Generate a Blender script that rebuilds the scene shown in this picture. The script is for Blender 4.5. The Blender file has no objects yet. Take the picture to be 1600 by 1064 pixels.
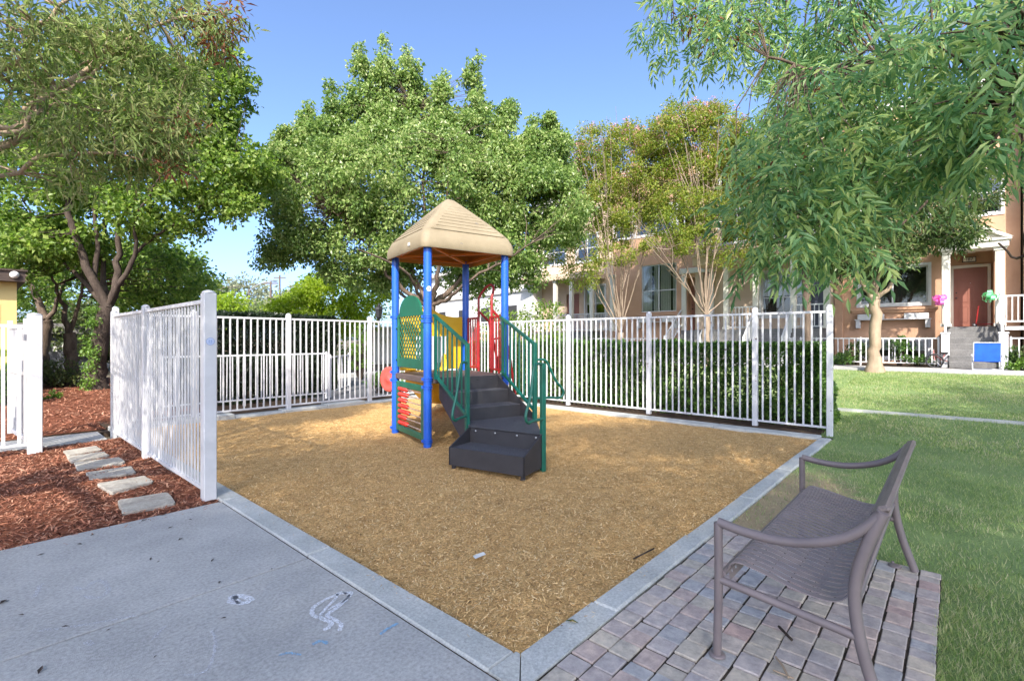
import bpy, math, random
import numpy as np
from mathutils import Vector, Matrix

S = bpy.context.scene
C = S.collection
R = math.radians
random.seed(7)
RNG = np.random.default_rng(11)

# ---------------------------------------------------------------- camera
CAM = (-1.70, -1.484, 1.45)
FWD = (0.7422, 0.6702)
RGT = (0.6702, -0.7422)
FPX = 766.0
cam = bpy.data.cameras.new('camera')
cam.sensor_width = 36.0
cam.lens = FPX / 1600 * 36
cam.shift_y = -0.00125
cam.clip_start = 0.05
cam.clip_end = 2000
camo = bpy.data.objects.new('camera', cam)
C.objects.link(camo)
camo.location = CAM
camo.rotation_euler = (R(90), 0, math.atan2(FWD[1], FWD[0]) - R(90))
S.camera = camo

# ---------------------------------------------------------------- sky, sun, exposure
SUN_EL, SUN_AZ = 39.0, 38.0          # light travels towards +X turned 38 degrees to +Y
w = bpy.data.worlds.new('World')
S.world = w
w.use_nodes = True
nt = w.node_tree
bg = nt.nodes['Background']
sky = nt.nodes.new('ShaderNodeTexSky')
sky.sky_type = 'NISHITA'
sky.sun_disc = False
sky.sun_elevation = R(SUN_EL)
sky.sun_rotation = math.atan2(-math.cos(R(SUN_AZ)), -math.sin(R(SUN_AZ)))
sky.air_density = 0.6
sky.dust_density = 2.5
sky.ozone_density = 4.4
nt.links.new(sky.outputs[0], bg.inputs[0])
bg.inputs[1].default_value = 0.132
sun = bpy.data.lights.new('sun', 'SUN')
sun.energy = 2.4
sun.angle = R(0.5)
sun.color = (1.0, 0.93, 0.82)
suno = bpy.data.objects.new('sun', sun)
C.objects.link(suno)
suno.location = (-20, -16, 25)
_d = Vector((math.cos(R(SUN_AZ)) * math.cos(R(SUN_EL)), math.sin(R(SUN_AZ)) * math.cos(R(SUN_EL)), -math.sin(R(SUN_EL))))
suno.rotation_euler = _d.to_track_quat('-Z', 'Y').to_euler()
S.view_settings.view_transform = 'Standard'
S.view_settings.look = 'None'
S.view_settings.gamma = 1.0
S.view_settings.exposure = 1.85
S.cycles.max_bounces = 7
S.cycles.diffuse_bounces = 4
S.cycles.glossy_bounces = 3
S.cycles.transmission_bounces = 4
S.cycles.transparent_max_bounces = 8
S.cycles.caustics_reflective = False
S.cycles.caustics_refractive = False


# ---------------------------------------------------------------- helpers
def at(px, z, py=None, h=0.0):
    """the point seen at pixel (px, py) of the 1600 px photograph, z metres in front of the camera"""
    x = (px - 800) / FPX * z
    hh = h if py is None else CAM[2] - (py - 530) / FPX * z
    return (CAM[0] + x * RGT[0] + z * FWD[0], CAM[1] + x * RGT[1] + z * FWD[1], hh)


def yat(px, X):
    k = (px - 800) / FPX
    t = (X - CAM[0]) / (FWD[0] + k * RGT[0])
    return CAM[1] + (FWD[1] + k * RGT[1]) * t


def xat(px, Y):
    k = (px - 800) / FPX
    t = (Y - CAM[1]) / (FWD[1] + k * RGT[1])
    return CAM[0] + (FWD[0] + k * RGT[0]) * t


def gh(x, y=0.0):
    """the lawn rises gently towards the houses"""
    return min(max((x - 8.0) * 0.055, 0.0), 0.55)


def tag(o, label=None, cat=None, group=None, kind=None):
    if label: o['label'] = label
    if cat: o['category'] = cat
    if group: o['group'] = group
    if kind: o['kind'] = kind
    return o


def empty(name, loc, label, cat, group=None, rz=0.0):
    o = bpy.data.objects.new(name, None)
    C.objects.link(o)
    o.location = loc
    o.rotation_euler = (0, 0, rz)
    o.empty_display_size = 0.1
    return tag(o, label, cat, group)


def link(name, me, mats, parent=None):
    for m in (mats if isinstance(mats, (list, tuple)) else [mats]):
        me.materials.append(m)
    o = bpy.data.objects.new(name, me)
    C.objects.link(o)
    if parent is not None:
        o.parent = parent
    return o


def worldloc(o):
    v = Vector((0, 0, 0))
    while o is not None:
        v = v + o.location
        o = o.parent
    return v


class MB:
    """collects shapes, builds them as one mesh object"""
    def __init__(self):
        self.v, self.f, self.s, self.m = [], [], [], []

    def add(self, vs, fs, smooth=False, mi=0):
        b = len(self.v)
        self.v += [tuple(p) for p in vs]
        for f in fs:
            self.f.append([b + i for i in f])
            self.s.append(smooth)
            self.m.append(mi)
        return self

    def box(self, x0, x1, y0, y1, z0, z1, mi=0, M=None):
        vs = [(x0, y0, z0), (x1, y0, z0), (x1, y1, z0), (x0, y1, z0), (x0, y0, z1), (x1, y0, z1), (x1, y1, z1), (x0, y1, z1)]
        if M is not None: vs = [tuple(M @ Vector(p)) for p in vs]
        return self.add(vs, [(0, 3, 2, 1), (4, 5, 6, 7), (0, 1, 5, 4), (1, 2, 6, 5), (2, 3, 7, 6), (3, 0, 4, 7)], False, mi)

    def bbox(self, x0, x1, y0, y1, z0, z1, b=0.01, mi=0, M=None):
        """box with chamfered edges"""
        vs, idx = [], {}
        for sx in (0, 1):
            for sy in (0, 1):
                for sz in (0, 1):
                    X, Y, Z = (x0, x1)[sx], (y0, y1)[sy], (z0, z1)[sz]
                    dx, dy, dz = (b, -b)[sx], (b, -b)[sy], (b, -b)[sz]
                    for a, p in enumerate(((X, Y + dy, Z + dz), (X + dx, Y, Z + dz), (X + dx, Y + dy, Z))):
                        idx[(sx, sy, sz, a)] = len(vs)
                        vs.append(p)
        I = lambda *k: idx[k]
        fs = []
        for s in (0, 1):
            q = [I(s, 0, 0, 0), I(s, 1, 0, 0), I(s, 1, 1, 0), I(s, 0, 1, 0)]; fs.append(q if s else q[::-1])
            q = [I(0, s, 0, 1), I(1, s, 0, 1), I(1, s, 1, 1), I(0, s, 1, 1)]; fs.append(q[::-1] if s else q)
            q = [I(0, 0, s, 2), I(1, 0, s, 2), I(1, 1, s, 2), I(0, 1, s, 2)]; fs.append(q if s else q[::-1])
        for p in (0, 1):
            for q in (0, 1):
                fs.append([I(0, p, q, 1), I(1, p, q, 1), I(1, p, q, 2), I(0, p, q, 2)] if p == q else [I(0, p, q, 2), I(1, p, q, 2), I(1, p, q, 1), I(0, p, q, 1)])
                fs.append([I(p, 0, q, 0), I(p, 0, q, 2), I(p, 1, q, 2), I(p, 1, q, 0)])
                fs.append([I(p, q, 0, 0), I(p, q, 1, 0), I(p, q, 1, 1), I(p, q, 0, 1)])
                for r in (0, 1):
                    fs.append([I(p, q, r, 0), I(p, q, r, 1), I(p, q, r, 2)])
        if M is not None: vs = [tuple(M @ Vector(p)) for p in vs]
        return self.add(vs, fs, False, mi)

    def tube(self, pts, r, n=8, cap=True, mi=0, flat=1.0, smooth=True):
        pts = [Vector(p) for p in pts]
        rs = r if isinstance(r, (list, tuple)) else [r] * len(pts)
        vs, fs = [], []
        up = None
        for i, p in enumerate(pts):
            t = (pts[min(i + 1, len(pts) - 1)] - pts[max(i - 1, 0)])
            if t.length < 1e-9: t = Vector((0, 0, 1))
            t.normalize()
            if up is None:
                up = Vector((0, 0, 1)) if abs(t.z) < 0.95 else Vector((1, 0, 0))
            a = t.cross(up)
            if a.length < 1e-6: a = t.cross(Vector((0, 1, 0.1)))
            a.normalize()
            b = a.cross(t); b.normalize()
            up = b
            for k in range(n):
                an = 2 * math.pi * k / n
                vs.append(p + a * (math.cos(an) * rs[i]) + b * (math.sin(an) * rs[i] * flat))
        for i in range(len(pts) - 1):
            for k in range(n):
                k2 = (k + 1) % n
                fs.append((i * n + k, i * n + k2, (i + 1) * n + k2, (i + 1) * n + k))
        self.add(vs, fs, smooth, mi)
        if cap:
            self.add(vs[:n], [tuple(range(n))[::-1]], False, mi)
            self.add(vs[-n:], [tuple(range(n))], False, mi)
        return self

    def bar(self, a, b, w, h=None, mi=0):
        """square bar between two points"""
        h = h or w
        a, b = Vector(a), Vector(b)
        t = (b - a).normalized()
        up = Vector((0, 0, 1)) if abs(t.z) < 0.98 else Vector((1, 0, 0))
        s = t.cross(up).normalized(); u = s.cross(t)
        vs = []
        for p in (a, b):
            for sx, sy in ((-1, -1), (1, -1), (1, 1), (-1, 1)):
                vs.append(p + s * (sx * w / 2) + u * (sy * h / 2))
        return self.add(vs, [(0, 1, 2, 3)[::-1], (4, 5, 6, 7), (0, 1, 5, 4), (1, 2, 6, 5), (2, 3, 7, 6), (3, 0, 4, 7)], False, mi)

    def prism(self, poly, z0, z1, mi=0, M=None):
        """polygon in XY raised from z0 to z1 (M places it)"""
        n = len(poly)
        vs = [(p[0], p[1], z0) for p in poly] + [(p[0], p[1], z1) for p in poly]
        if M is not None: vs = [tuple(M @ Vector(p)) for p in vs]
        fs = [tuple(range(n))[::-1], tuple(range(n, 2 * n))] + [(i, (i + 1) % n, n + (i + 1) % n, n + i) for i in range(n)]
        return self.add(vs, fs, False, mi)

    def lathe(self, prof, c=(0, 0, 0), n=20, mi=0, M=None, smooth=True):
        vs, fs = [], []
        for (r, z) in prof:
            for k in range(n):
                an = 2 * math.pi * k / n
                p = Vector((r * math.cos(an), r * math.sin(an), z))
                if M is not None: p = M @ p
                vs.append((p[0] + c[0], p[1] + c[1], p[2] + c[2]))
        for i in range(len(prof) - 1):
            for k in range(n):
                k2 = (k + 1) % n
                fs.append((i * n + k, i * n + k2, (i + 1) * n + k2, (i + 1) * n + k))
        self.add(vs, fs, smooth, mi)
        self.add(vs[:n], [tuple(range(n))[::-1]], False, mi)
        self.add(vs[-n:], [tuple(range(n))], False, mi)
        return self

    def build(self, name, mats, parent=None, bevel=0.0, seg=2):
        me = bpy.data.meshes.new(name)
        o0 = worldloc(parent) if parent is not None else Vector((0, 0, 0))
        q = parent
        while q is not None:
            if q.rotation_euler.z: o0 = Vector((0, 0, 0))
            q = q.parent
        me.from_pydata([(p[0] - o0.x, p[1] - o0.y, p[2] - o0.z) for p in self.v], [], self.f)
        me.polygons.foreach_set('use_smooth', self.s)
        me.polygons.foreach_set('material_index', self.m)
        me.update()
        o = link(name, me, mats, parent)
        if bevel:
            md = o.modifiers.new('bevel', 'BEVEL')
            md.width = bevel; md.segments = seg; md.limit_method = 'ANGLE'; md.angle_limit = R(40)
        return o


def arc(c, r, a0, a1, n, ax, ay):
    c, ax, ay = Vector(c), Vector(ax), Vector(ay)
    return [c + ax * (r * math.cos(a0 + (a1 - a0) * i / n)) + ay * (r * math.sin(a0 + (a1 - a0) * i / n)) for i in range(n + 1)]


def smooth_path(pts, n=6):
    """Catmull-Rom through the points (any dimension)"""
    P = [tuple(p) for p in pts]
    P = [tuple(2 * a - b for a, b in zip(P[0], P[1]))] + P + [tuple(2 * a - b for a, b in zip(P[-1], P[-2]))]
    out = []
    for i in range(1, len(P) - 2):
        for k in range(n):
            t = k / n
            out.append(tuple(0.5 * (2 * b + (c - a) * t + (2 * a - 5 * b + 4 * c - d) * t * t + (3 * b - a - 3 * c + d) * t ** 3)
                             for a, b, c, d in zip(P[i - 1], P[i], P[i + 1], P[i + 2])))
    out.append(P[-2])
    return out


def mesh_np(name, V, F, mats, parent=None, smooth=False):
    """V (n,3), F (m,k) numpy"""
    me = bpy.data.meshes.new(name)
    if parent is not None:
        V = V - np.array(worldloc(parent))
    n, (m, k) = len(V), F.shape
    me.vertices.add(n)
    me.vertices.foreach_set('co', np.asarray(V, np.float32).ravel())
    me.loops.add(m * k)
    me.loops.foreach_set('vertex_index', np.asarray(F, np.int32).ravel())
    me.polygons.add(m)
    me.polygons.foreach_set('loop_start', np.arange(0, m * k, k, dtype=np.int32))
    me.polygons.foreach_set('loop_total', np.full(m, k, np.int32))
    me.polygons.foreach_set('use_smooth', np.full(m, smooth, bool))
    me.update(calc_edges=True)
    return link(name, me, mats, parent)


def unit(a):
    return a / np.maximum(np.linalg.norm(a, axis=1, keepdims=True), 1e-9)


def leaf_arrays(P, A, N, L, W, fold=0.25):
    """folded diamond leaves: base P, axis A, normal N"""
    A = unit(A)
    T = unit(np.cross(A, N)); Nn = np.cross(T, A)
    n = len(P)
    L = np.asarray(L).reshape(-1, 1) * np.ones((n, 1)); W = np.asarray(W).reshape(-1, 1) * np.ones((n, 1))
    mid = P + A * L * 0.45
    V = np.empty((n, 4, 3))
    V[:, 0] = P
    V[:, 1] = mid + T * W * 0.5 + Nn * W * fold
    V[:, 2] = P + A * L - Nn * L * 0.12
    V[:, 3] = mid - T * W * 0.5 + Nn * W * fold
    b = (np.arange(n) * 4).reshape(-1, 1)
    F = np.concatenate([b + np.array([[0, 1, 2]]), b + np.array([[0, 2, 3]])], axis=1).reshape(-1, 3)
    return V.reshape(-1, 3), F
# ---------------------------------------------------------------- materials
def newmat(name):
    m = bpy.data.materials.new(name)
    m.use_nodes = True
    return m, m.node_tree.nodes, m.node_tree.links, m.node_tree.nodes['Principled BSDF']


def ramp(N, stops):
    r = N.new('ShaderNodeValToRGB')
    e = r.color_ramp.elements
    while len(e) < len(stops): e.new(0.5)
    for k, (p, c) in enumerate(stops):
        e[k].position = p
        e[k].color = (c[0], c[1], c[2], 1)
    return r


def noise(N, L, coord, scale, detail=6, rough=0.6):
    n = N.new('ShaderNodeTexNoise')
    n.inputs['Scale'].default_value = scale
    n.inputs['Detail'].default_value = detail
    n.inputs['Roughness'].default_value = rough
    L.new(coord, n.inputs['Vector'])
    return n


def mat(name, c1, c2=None, vs=3.0, rough=0.6, metal=0.0, bump=0.0, bs=60.0, spec=0.5, c3=None, fine=None, scratches=None, stretch=None):
    m, N, L, B = newmat(name)
    tc = N.new('ShaderNodeTexCoord')
    co = tc.outputs['Object']
    if stretch:
        mp = N.new('ShaderNodeMapping'); mp.inputs['Scale'].default_value = stretch
        L.new(co, mp.inputs['Vector']); co = mp.outputs[0]
    B.inputs['Roughness'].default_value = rough
    B.inputs['Metallic'].default_value = metal
    B.inputs['Specular IOR Level'].default_value = spec
    if c2 is None: c2 = tuple(x * 0.82 for x in c1)
    n = noise(N, L, co, vs, 8, 0.65)
    st = [(0.32, c2), (0.62, c1)] + ([(0.78, c3)] if c3 else [])
    r = ramp(N, st)
    L.new(n.outputs['Fac'], r.inputs[0])
    col = r.outputs[0]
    if fine:
        n2 = noise(N, L, co, fine[0], 4, 0.7)
        mx = N.new('ShaderNodeMix'); mx.data_type = 'RGBA'; mx.blend_type = 'MULTIPLY'
        mx.inputs['Factor'].default_value = fine[1]
        r2 = ramp(N, [(0.3, (0.25, 0.25, 0.25)), (0.7, (1.5, 1.5, 1.5))])
        L.new(n2.outputs['Fac'], r2.inputs[0])
        L.new(col, mx.inputs['A']); L.new(r2.outputs[0], mx.inputs['B'])
        col = mx.outputs['Result']
    if scratches:
        sc, thr, colr = scratches
        n3 = noise(N, L, co, sc, 5, 0.7)
        r3 = ramp(N, [(thr, (0, 0, 0)), (min(thr + 0.03, 1), (1, 1, 1))])
        L.new(n3.outputs['Fac'], r3.inputs[0])
        mx = N.new('ShaderNodeMix'); mx.data_type = 'RGBA'
        L.new(r3.outputs[0], mx.inputs['Factor'])
        L.new(col, mx.inputs['A']); mx.inputs['B'].default_value = (*colr, 1)
        col = mx.outputs['Result']
    L.new(col, B.inputs['Base Color'])
    if bump:
        nb = noise(N, L, co, bs, 5, 0.65)
        bp = N.new('ShaderNodeBump')
        bp.inputs['Strength'].default_value = min(bump, 1.0)
        bp.inputs['Distance'].default_value = 0.02 if bump <= 1 else 0.02 * bump
        L.new(nb.outputs['Fac'], bp.inputs['Height'])
        L.new(bp.outputs[0], B.inputs['Normal'])
    return m


def leafmat(name, cols, trans=0.35, rough=0.45, big=0.5, spec=0.4):
    """every leaf its own tint (random per island); thin leaves let light through"""
    m, N, L, B = newmat(name)
    g = N.new('ShaderNodeNewGeometry')
    k = len(cols)
    r = ramp(N, [(i / max(k - 1, 1), c) for i, c in enumerate(cols)])
    tc = N.new('ShaderNodeTexCoord')
    n = noise(N, L, tc.outputs['Object'], big, 3, 0.5)
    ma = N.new('ShaderNodeMath'); ma.operation = 'MULTIPLY_ADD'
    ma.inputs[1].default_value = 0.9; ma.inputs[2].default_value = -0.45
    L.new(n.outputs['Fac'], ma.inputs[0])
    ad = N.new('ShaderNodeMath'); ad.operation = 'ADD'; ad.use_clamp = True
    L.new(g.outputs['Random Per Island'], ad.inputs[0]); L.new(ma.outputs[0], ad.inputs[1])
    L.new(ad.outputs[0], r.inputs[0])
    L.new(r.outputs[0], B.inputs['Base Color'])
    B.inputs['Roughness'].default_value = rough
    B.inputs['Specular IOR Level'].default_value = spec
    t = N.new('ShaderNodeBsdfTranslucent')
    hs = N.new('ShaderNodeHueSaturation'); hs.inputs['Saturation'].default_value = 1.1; hs.inputs['Value'].default_value = 1.5
    L.new(r.outputs[0], hs.inputs['Color']); L.new(hs.outputs[0], t.inputs['Color'])
    mx = N.new('ShaderNodeMixShader'); mx.inputs[0].default_value = trans
    L.new(B.outputs[0], mx.inputs[1]); L.new(t.outputs[0], mx.inputs[2])
    L.new(mx.outputs[0], N['Material Output'].inputs['Surface'])
    return m


def chipmat(name, cols, rough=0.8):
    m, N, L, B = newmat(name)
    g = N.new('ShaderNodeNewGeometry')
    r = ramp(N, [(i / (len(cols) - 1), c) for i, c in enumerate(cols)])
    L.new(g.outputs['Random Per Island'], r.inputs[0])
    L.new(r.outputs[0], B.inputs['Base Color'])
    B.inputs['Roughness'].default_value = rough
    B.inputs['Specular IOR Level'].default_value = 0.25
    return m


def glassmat(name, tint=(0.8, 0.85, 0.85), refl=0.18):
    m, N, L, B = newmat(name)
    t = N.new('ShaderNodeBsdfTransparent'); t.inputs[0].default_value = (*tint, 1)
    g = N.new('ShaderNodeBsdfGlossy'); g.inputs['Roughness'].default_value = 0.03
    fr = N.new('ShaderNodeFresnel'); fr.inputs[0].default_value = 1.5
    ad = N.new('ShaderNodeMath'); ad.operation = 'ADD'; ad.inputs[1].default_value = refl; ad.use_clamp = True
    L.new(fr.outputs[0], ad.inputs[0])
    mx = N.new('ShaderNodeMixShader')
    L.new(ad.outputs[0], mx.inputs[0]); L.new(t.outputs[0], mx.inputs[1]); L.new(g.outputs[0], mx.inputs[2])
    L.new(mx.outputs[0], N['Material Output'].inputs['Surface'])
    return m


K = {}
K['concrete'] = mat('concrete', (0.43, 0.425, 0.405), (0.32, 0.32, 0.31), 1.5, 0.85, bump=0.25, bs=180, c3=(0.48, 0.475, 0.455), fine=(55, 0.4), spec=0.3, scratches=(5.0, 0.69, (0.31, 0.305, 0.29)))
K['kerb'] = mat('kerb concrete', (0.49, 0.50, 0.475), (0.36, 0.37, 0.35), 2.2, 0.85, bump=0.3, bs=120, fine=(70, 0.35), spec=0.3)
K['bark_base'] = mat('bark fibre bed', (0.66, 0.42, 0.175), (0.46, 0.275, 0.105), 9, 0.95, bump=1.0, bs=45, fine=(70, 0.7), spec=0.1)
K['chips'] = chipmat('bark fibre chips', [(0.13, 0.07, 0.03), (0.50, 0.30, 0.115), (0.68, 0.43, 0.175), (0.76, 0.51, 0.23), (0.80, 0.63, 0.36)])
K['mulch_base'] = mat('red mulch bed', (0.22, 0.082, 0.045), (0.10, 0.036, 0.022), 9, 0.95, bump=1.0, bs=40, fine=(60, 0.7), spec=0.1)
K['mulch'] = chipmat('red mulch chips', [(0.06, 0.022, 0.014), (0.19, 0.068, 0.038), (0.30, 0.115, 0.066), (0.37, 0.165, 0.098), (0.46, 0.26, 0.17)])
K['soil'] = mat('dark soil', (0.10, 0.07, 0.05), (0.04, 0.028, 0.02), 6, 0.95, bump=0.8, bs=40, fine=(60, 0.5), spec=0.1)
K['ground'] = mat('bare ground', (0.20, 0.17, 0.12), (0.12, 0.10, 0.07), 0.4, 0.95, bump=0.3, bs=12, spec=0.1)
K['lawn'] = mat('lawn turf', (0.23, 0.32, 0.12), (0.16, 0.235, 0.08), 0.9, 0.9, bump=0.8, bs=70, c3=(0.40, 0.36, 0.21), fine=(90, 0.6), spec=0.15)
K['blade'] = leafmat('grass blades', [(0.11, 0.195, 0.05), (0.20, 0.305, 0.085), (0.29, 0.375, 0.125), (0.38, 0.41, 0.17), (0.52, 0.47, 0.30)], 0.35, 0.5, big=0.7)
K['asphalt'] = mat('asphalt', (0.12, 0.125, 0.135), (0.08, 0.083, 0.09), 0.8, 0.9, bump=0.3, bs=120, fine=(90, 0.3), spec=0.3)
K['flag'] = mat('stepping stone', (0.42, 0.39, 0.33), (0.30, 0.27, 0.23), 6, 0.85, bump=0.5, bs=40, fine=(40, 0.4), spec=0.3)
K['white'] = mat('white paint', (0.60, 0.60, 0.61), (0.50, 0.50, 0.505), 3, 0.42, bump=0.06, bs=90, scratches=(9, 0.70, (0.30, 0.22, 0.17)))
K['white_worn'] = mat('worn white paint', (0.60, 0.61, 0.63), (0.49, 0.50, 0.52), 3, 0.45, bump=0.1, bs=60, scratches=(16, 0.63, (0.09, 0.055, 0.04)))
K['trim'] = mat('cream trim paint', (0.66, 0.63, 0.56), (0.56, 0.53, 0.47), 1.2, 0.6, bump=0.08, bs=40)
K['blue'] = mat('blue painted steel', (0.016, 0.115, 0.58), (0.013, 0.09, 0.48), 5, 0.32, bump=0.05, bs=40, scratches=(22, 0.72, (0.10, 0.18, 0.5)))
K['green'] = mat('green painted steel', (0.008, 0.125, 0.085), (0.006, 0.09, 0.06), 6, 0.35, bump=0.05, bs=60, scratches=(30, 0.72, (0.05, 0.2, 0.15)))
K['green_plastic'] = mat('green moulded plastic', (0.012, 0.13, 0.075), (0.01, 0.10, 0.055), 4, 0.45, bump=0.05, bs=60)
K['red'] = mat('red painted steel', (0.36, 0.014, 0.016), (0.24, 0.012, 0.012), 9, 0.4, bump=0.06, bs=70)
K['salmon'] = mat('faded red plastic', (0.55, 0.09, 0.07), (0.46, 0.07, 0.055), 4, 0.5)
K['bead'] = mat('red plastic beads', (0.62, 0.035, 0.02), (0.5, 0.03, 0.02), 5, 0.4)
K['rodmetal'] = mat('pale rods', (0.55, 0.42, 0.34), (0.45, 0.34, 0.28), 9, 0.4, metal=0.2)
K['yellow'] = mat('yellow moulded plastic', (0.74, 0.44, 0.02), (0.64, 0.36, 0.015), 2, 0.4, bump=0.04, bs=40)
K['roof'] = mat('weathered beige plastic', (0.29, 0.235, 0.15), (0.22, 0.178, 0.11), 2.2, 0.65, bump=0.15, bs=50, c3=(0.33, 0.275, 0.185), scratches=(5.5, 0.66, (0.20, 0.17, 0.13)))
K['roof_in'] = leafmat('orange underside plastic', [(0.60, 0.25, 0.045), (0.66, 0.30, 0.06)], 0.45, 0.5)
K['deck'] = mat('brown coated deck', (0.13, 0.095, 0.085), (0.09, 0.07, 0.065), 8, 0.6, bump=0.3, bs=90)
K['step'] = mat('charcoal coated steel', (0.036, 0.034, 0.038), (0.026, 0.025, 0.028), 7, 0.55, bump=0.12, bs=150, c3=(0.046, 0.044, 0.048))
K['tread'] = mat('perforated charcoal tread', (0.085, 0.085, 0.095), (0.035, 0.035, 0.042), 70, 0.6, bump=0.6, bs=110)
K['bolt'] = mat('zinc bolts', (0.6, 0.6, 0.6), None, 5, 0.35, metal=0.9)
K['bench'] = mat('taupe coated steel', (0.175, 0.145, 0.145), (0.145, 0.12, 0.12), 6, 0.42, bump=0.08, bs=160, c3=(0.19, 0.16, 0.16))
K['bench_worn'] = mat('worn taupe rail', (0.19, 0.155, 0.14), (0.10, 0.082, 0.08), 5, 0.5, bump=0.15, bs=60, stretch=(0.6, 8, 8))
K['strap'] = mat('taupe coated straps', (0.245, 0.205, 0.207), (0.20, 0.168, 0.17), 5, 0.45, bump=0.06, bs=160, c3=(0.27, 0.23, 0.23))
K['joint'] = mat('paver joint sand', (0.09, 0.075, 0.058), (0.035, 0.03, 0.025), 14, 0.95, bump=0.8, bs=60, spec=0.1)
K['orange_st'] = mat('terracotta stucco', (0.54, 0.335, 0.225), (0.45, 0.27, 0.175), 0.8, 0.9, bump=0.35, bs=60, spec=0.15)
K['cream_st'] = mat('cream stucco', (0.60, 0.465, 0.35), (0.50, 0.38, 0.28), 0.7, 0.9, bump=0.35, bs=60, spec=0.15)
K['pink_st'] = mat('pale peach stucco', (0.60, 0.455, 0.33), (0.52, 0.39, 0.28), 0.7, 0.9, bump=0.35, bs=60, spec=0.15)
K['yellow_st'] = mat('yellow stucco', (0.62, 0.50, 0.22), (0.53, 0.42, 0.18), 0.7, 0.9, bump=0.3, bs=60, spec=0.15)
K['white_st'] = mat('white stucco', (0.70, 0.68, 0.65), (0.62, 0.60, 0.57), 0.7, 0.9, bump=0.2, bs=50, spec=0.15)
K['flat_roof'] = mat('grey roof felt', (0.2, 0.19, 0.18), None, 2, 0.9)
K['brown_wood'] = mat('dark brown fascia', (0.055, 0.035, 0.025), None, 4, 0.6, stretch=(1, 1, 6), bump=0.1)
K['door'] = mat('dusty red door paint', (0.27, 0.105, 0.075), (0.235, 0.09, 0.062), 3, 0.5, bump=0.05)
K['door_dark'] = mat('dark blue grey door paint', (0.05, 0.058, 0.085), None, 3, 0.5, bump=0.05)
K['stair'] = mat('grey concrete steps', (0.19, 0.185, 0.18), (0.125, 0.122, 0.12), 3, 0.9, bump=0.3, bs=70, fine=(30, 0.4))
K['glass'] = glassmat('window glass', tint=(0.95, 0.97, 0.97), refl=0.03)
K['blind'] = mat('white blinds', (0.68, 0.68, 0.65), (0.6, 0.6, 0.57), 2, 0.7)
K['room'] = mat('dark room', (0.045, 0.045, 0.045), None, 1, 0.9)
K['barkt'] = mat('grey brown tree bark', (0.17, 0.125, 0.095), (0.065, 0.048, 0.038), 5, 0.95, bump=1.5, bs=22, c3=(0.27, 0.22, 0.175), stretch=(1.6, 1.6, 0.45), spec=0.15)
K['barkd'] = mat('dark tree bark', (0.085, 0.065, 0.052), (0.04, 0.03, 0.025), 6, 0.95, bump=1.2, bs=30, stretch=(1.5, 1.5, 0.4), spec=0.15)
K['barkp'] = mat('smooth pale bark', (0.37, 0.28, 0.195), (0.25, 0.185, 0.125), 3, 0.8, bump=0.4, bs=25, c3=(0.44, 0.355, 0.265), stretch=(2, 2, 0.5), spec=0.2)
K['barkc'] = mat('crape myrtle bark', (0.30, 0.23, 0.175), (0.16, 0.12, 0.09), 4, 0.8, bump=0.3, bs=25, c3=(0.40, 0.32, 0.25), stretch=(2, 2, 0.4), spec=0.2)
K['lf_pear'] = leafmat('pear leaves', [(0.08, 0.145, 0.035), (0.15, 0.24, 0.06), (0.22, 0.32, 0.09), (0.30, 0.39, 0.125), (0.40, 0.45, 0.19)], 0.42, 0.34)
K['lf_left'] = leafmat('maple leaves', [(0.07, 0.13, 0.024), (0.14, 0.23, 0.04), (0.21, 0.31, 0.06), (0.31, 0.38, 0.10)], 0.5, 0.45)
K['lf_ash'] = leafmat('ash leaves', [(0.07, 0.16, 0.06), (0.14, 0.27, 0.115), (0.21, 0.35, 0.15), (0.31, 0.43, 0.165), (0.45, 0.52, 0.19)], 0.5, 0.4)
K['lf_dark'] = leafmat('dark willow leaves', [(0.025, 0.055, 0.015), (0.055, 0.10, 0.028), (0.095, 0.15, 0.04), (0.16, 0.20, 0.07)], 0.3, 0.4)
K['lf_brown'] = leafmat('olive brown leaves', [(0.09, 0.14, 0.04), (0.16, 0.23, 0.065), (0.23, 0.30, 0.10), (0.27, 0.27, 0.13), (0.31, 0.38, 0.14)], 0.5, 0.5)
K['lf_rust'] = leafmat('dry rust leaves', [(0.10, 0.035, 0.018), (0.20, 0.075, 0.035), (0.30, 0.13, 0.06)], 0.3, 0.6)
K['lf_crape'] = leafmat('crape myrtle leaves', [(0.11, 0.17, 0.024), (0.20, 0.27, 0.035), (0.27, 0.33, 0.05), (0.34, 0.29, 0.08)], 0.45, 0.45)
K['flower'] = leafmat('pink blossom', [(0.55, 0.22, 0.22), (0.62, 0.34, 0.32), (0.6, 0.42, 0.36)], 0.4, 0.7)
K['lf_lime'] = leafmat('lime leaves', [(0.17, 0.27, 0.02), (0.28, 0.38, 0.035), (0.36, 0.45, 0.06)], 0.5, 0.5)
K['lf_hedge'] = leafmat('boxwood leaves', [(0.018, 0.05, 0.010), (0.045, 0.11, 0.018), (0.09, 0.185, 0.03), (0.15, 0.26, 0.05)], 0.3, 0.35, spec=0.5)
K['lf_black'] = leafmat('privet leaves', [(0.006, 0.012, 0.005), (0.009, 0.02, 0.007), (0.02, 0.036, 0.012)], 0.15, 0.4)  # shade on the hedges is put into these near-black leaf colours
K['lf_ivy'] = leafmat('ivy leaves', [(0.06, 0.13, 0.02), (0.12, 0.22, 0.03), (0.19, 0.29, 0.05)], 0.35, 0.45)
K['lf_shrub'] = leafmat('shrub leaves', [(0.03, 0.06, 0.015), (0.07, 0.10, 0.025), (0.13, 0.15, 0.05)], 0.3, 0.45)
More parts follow.
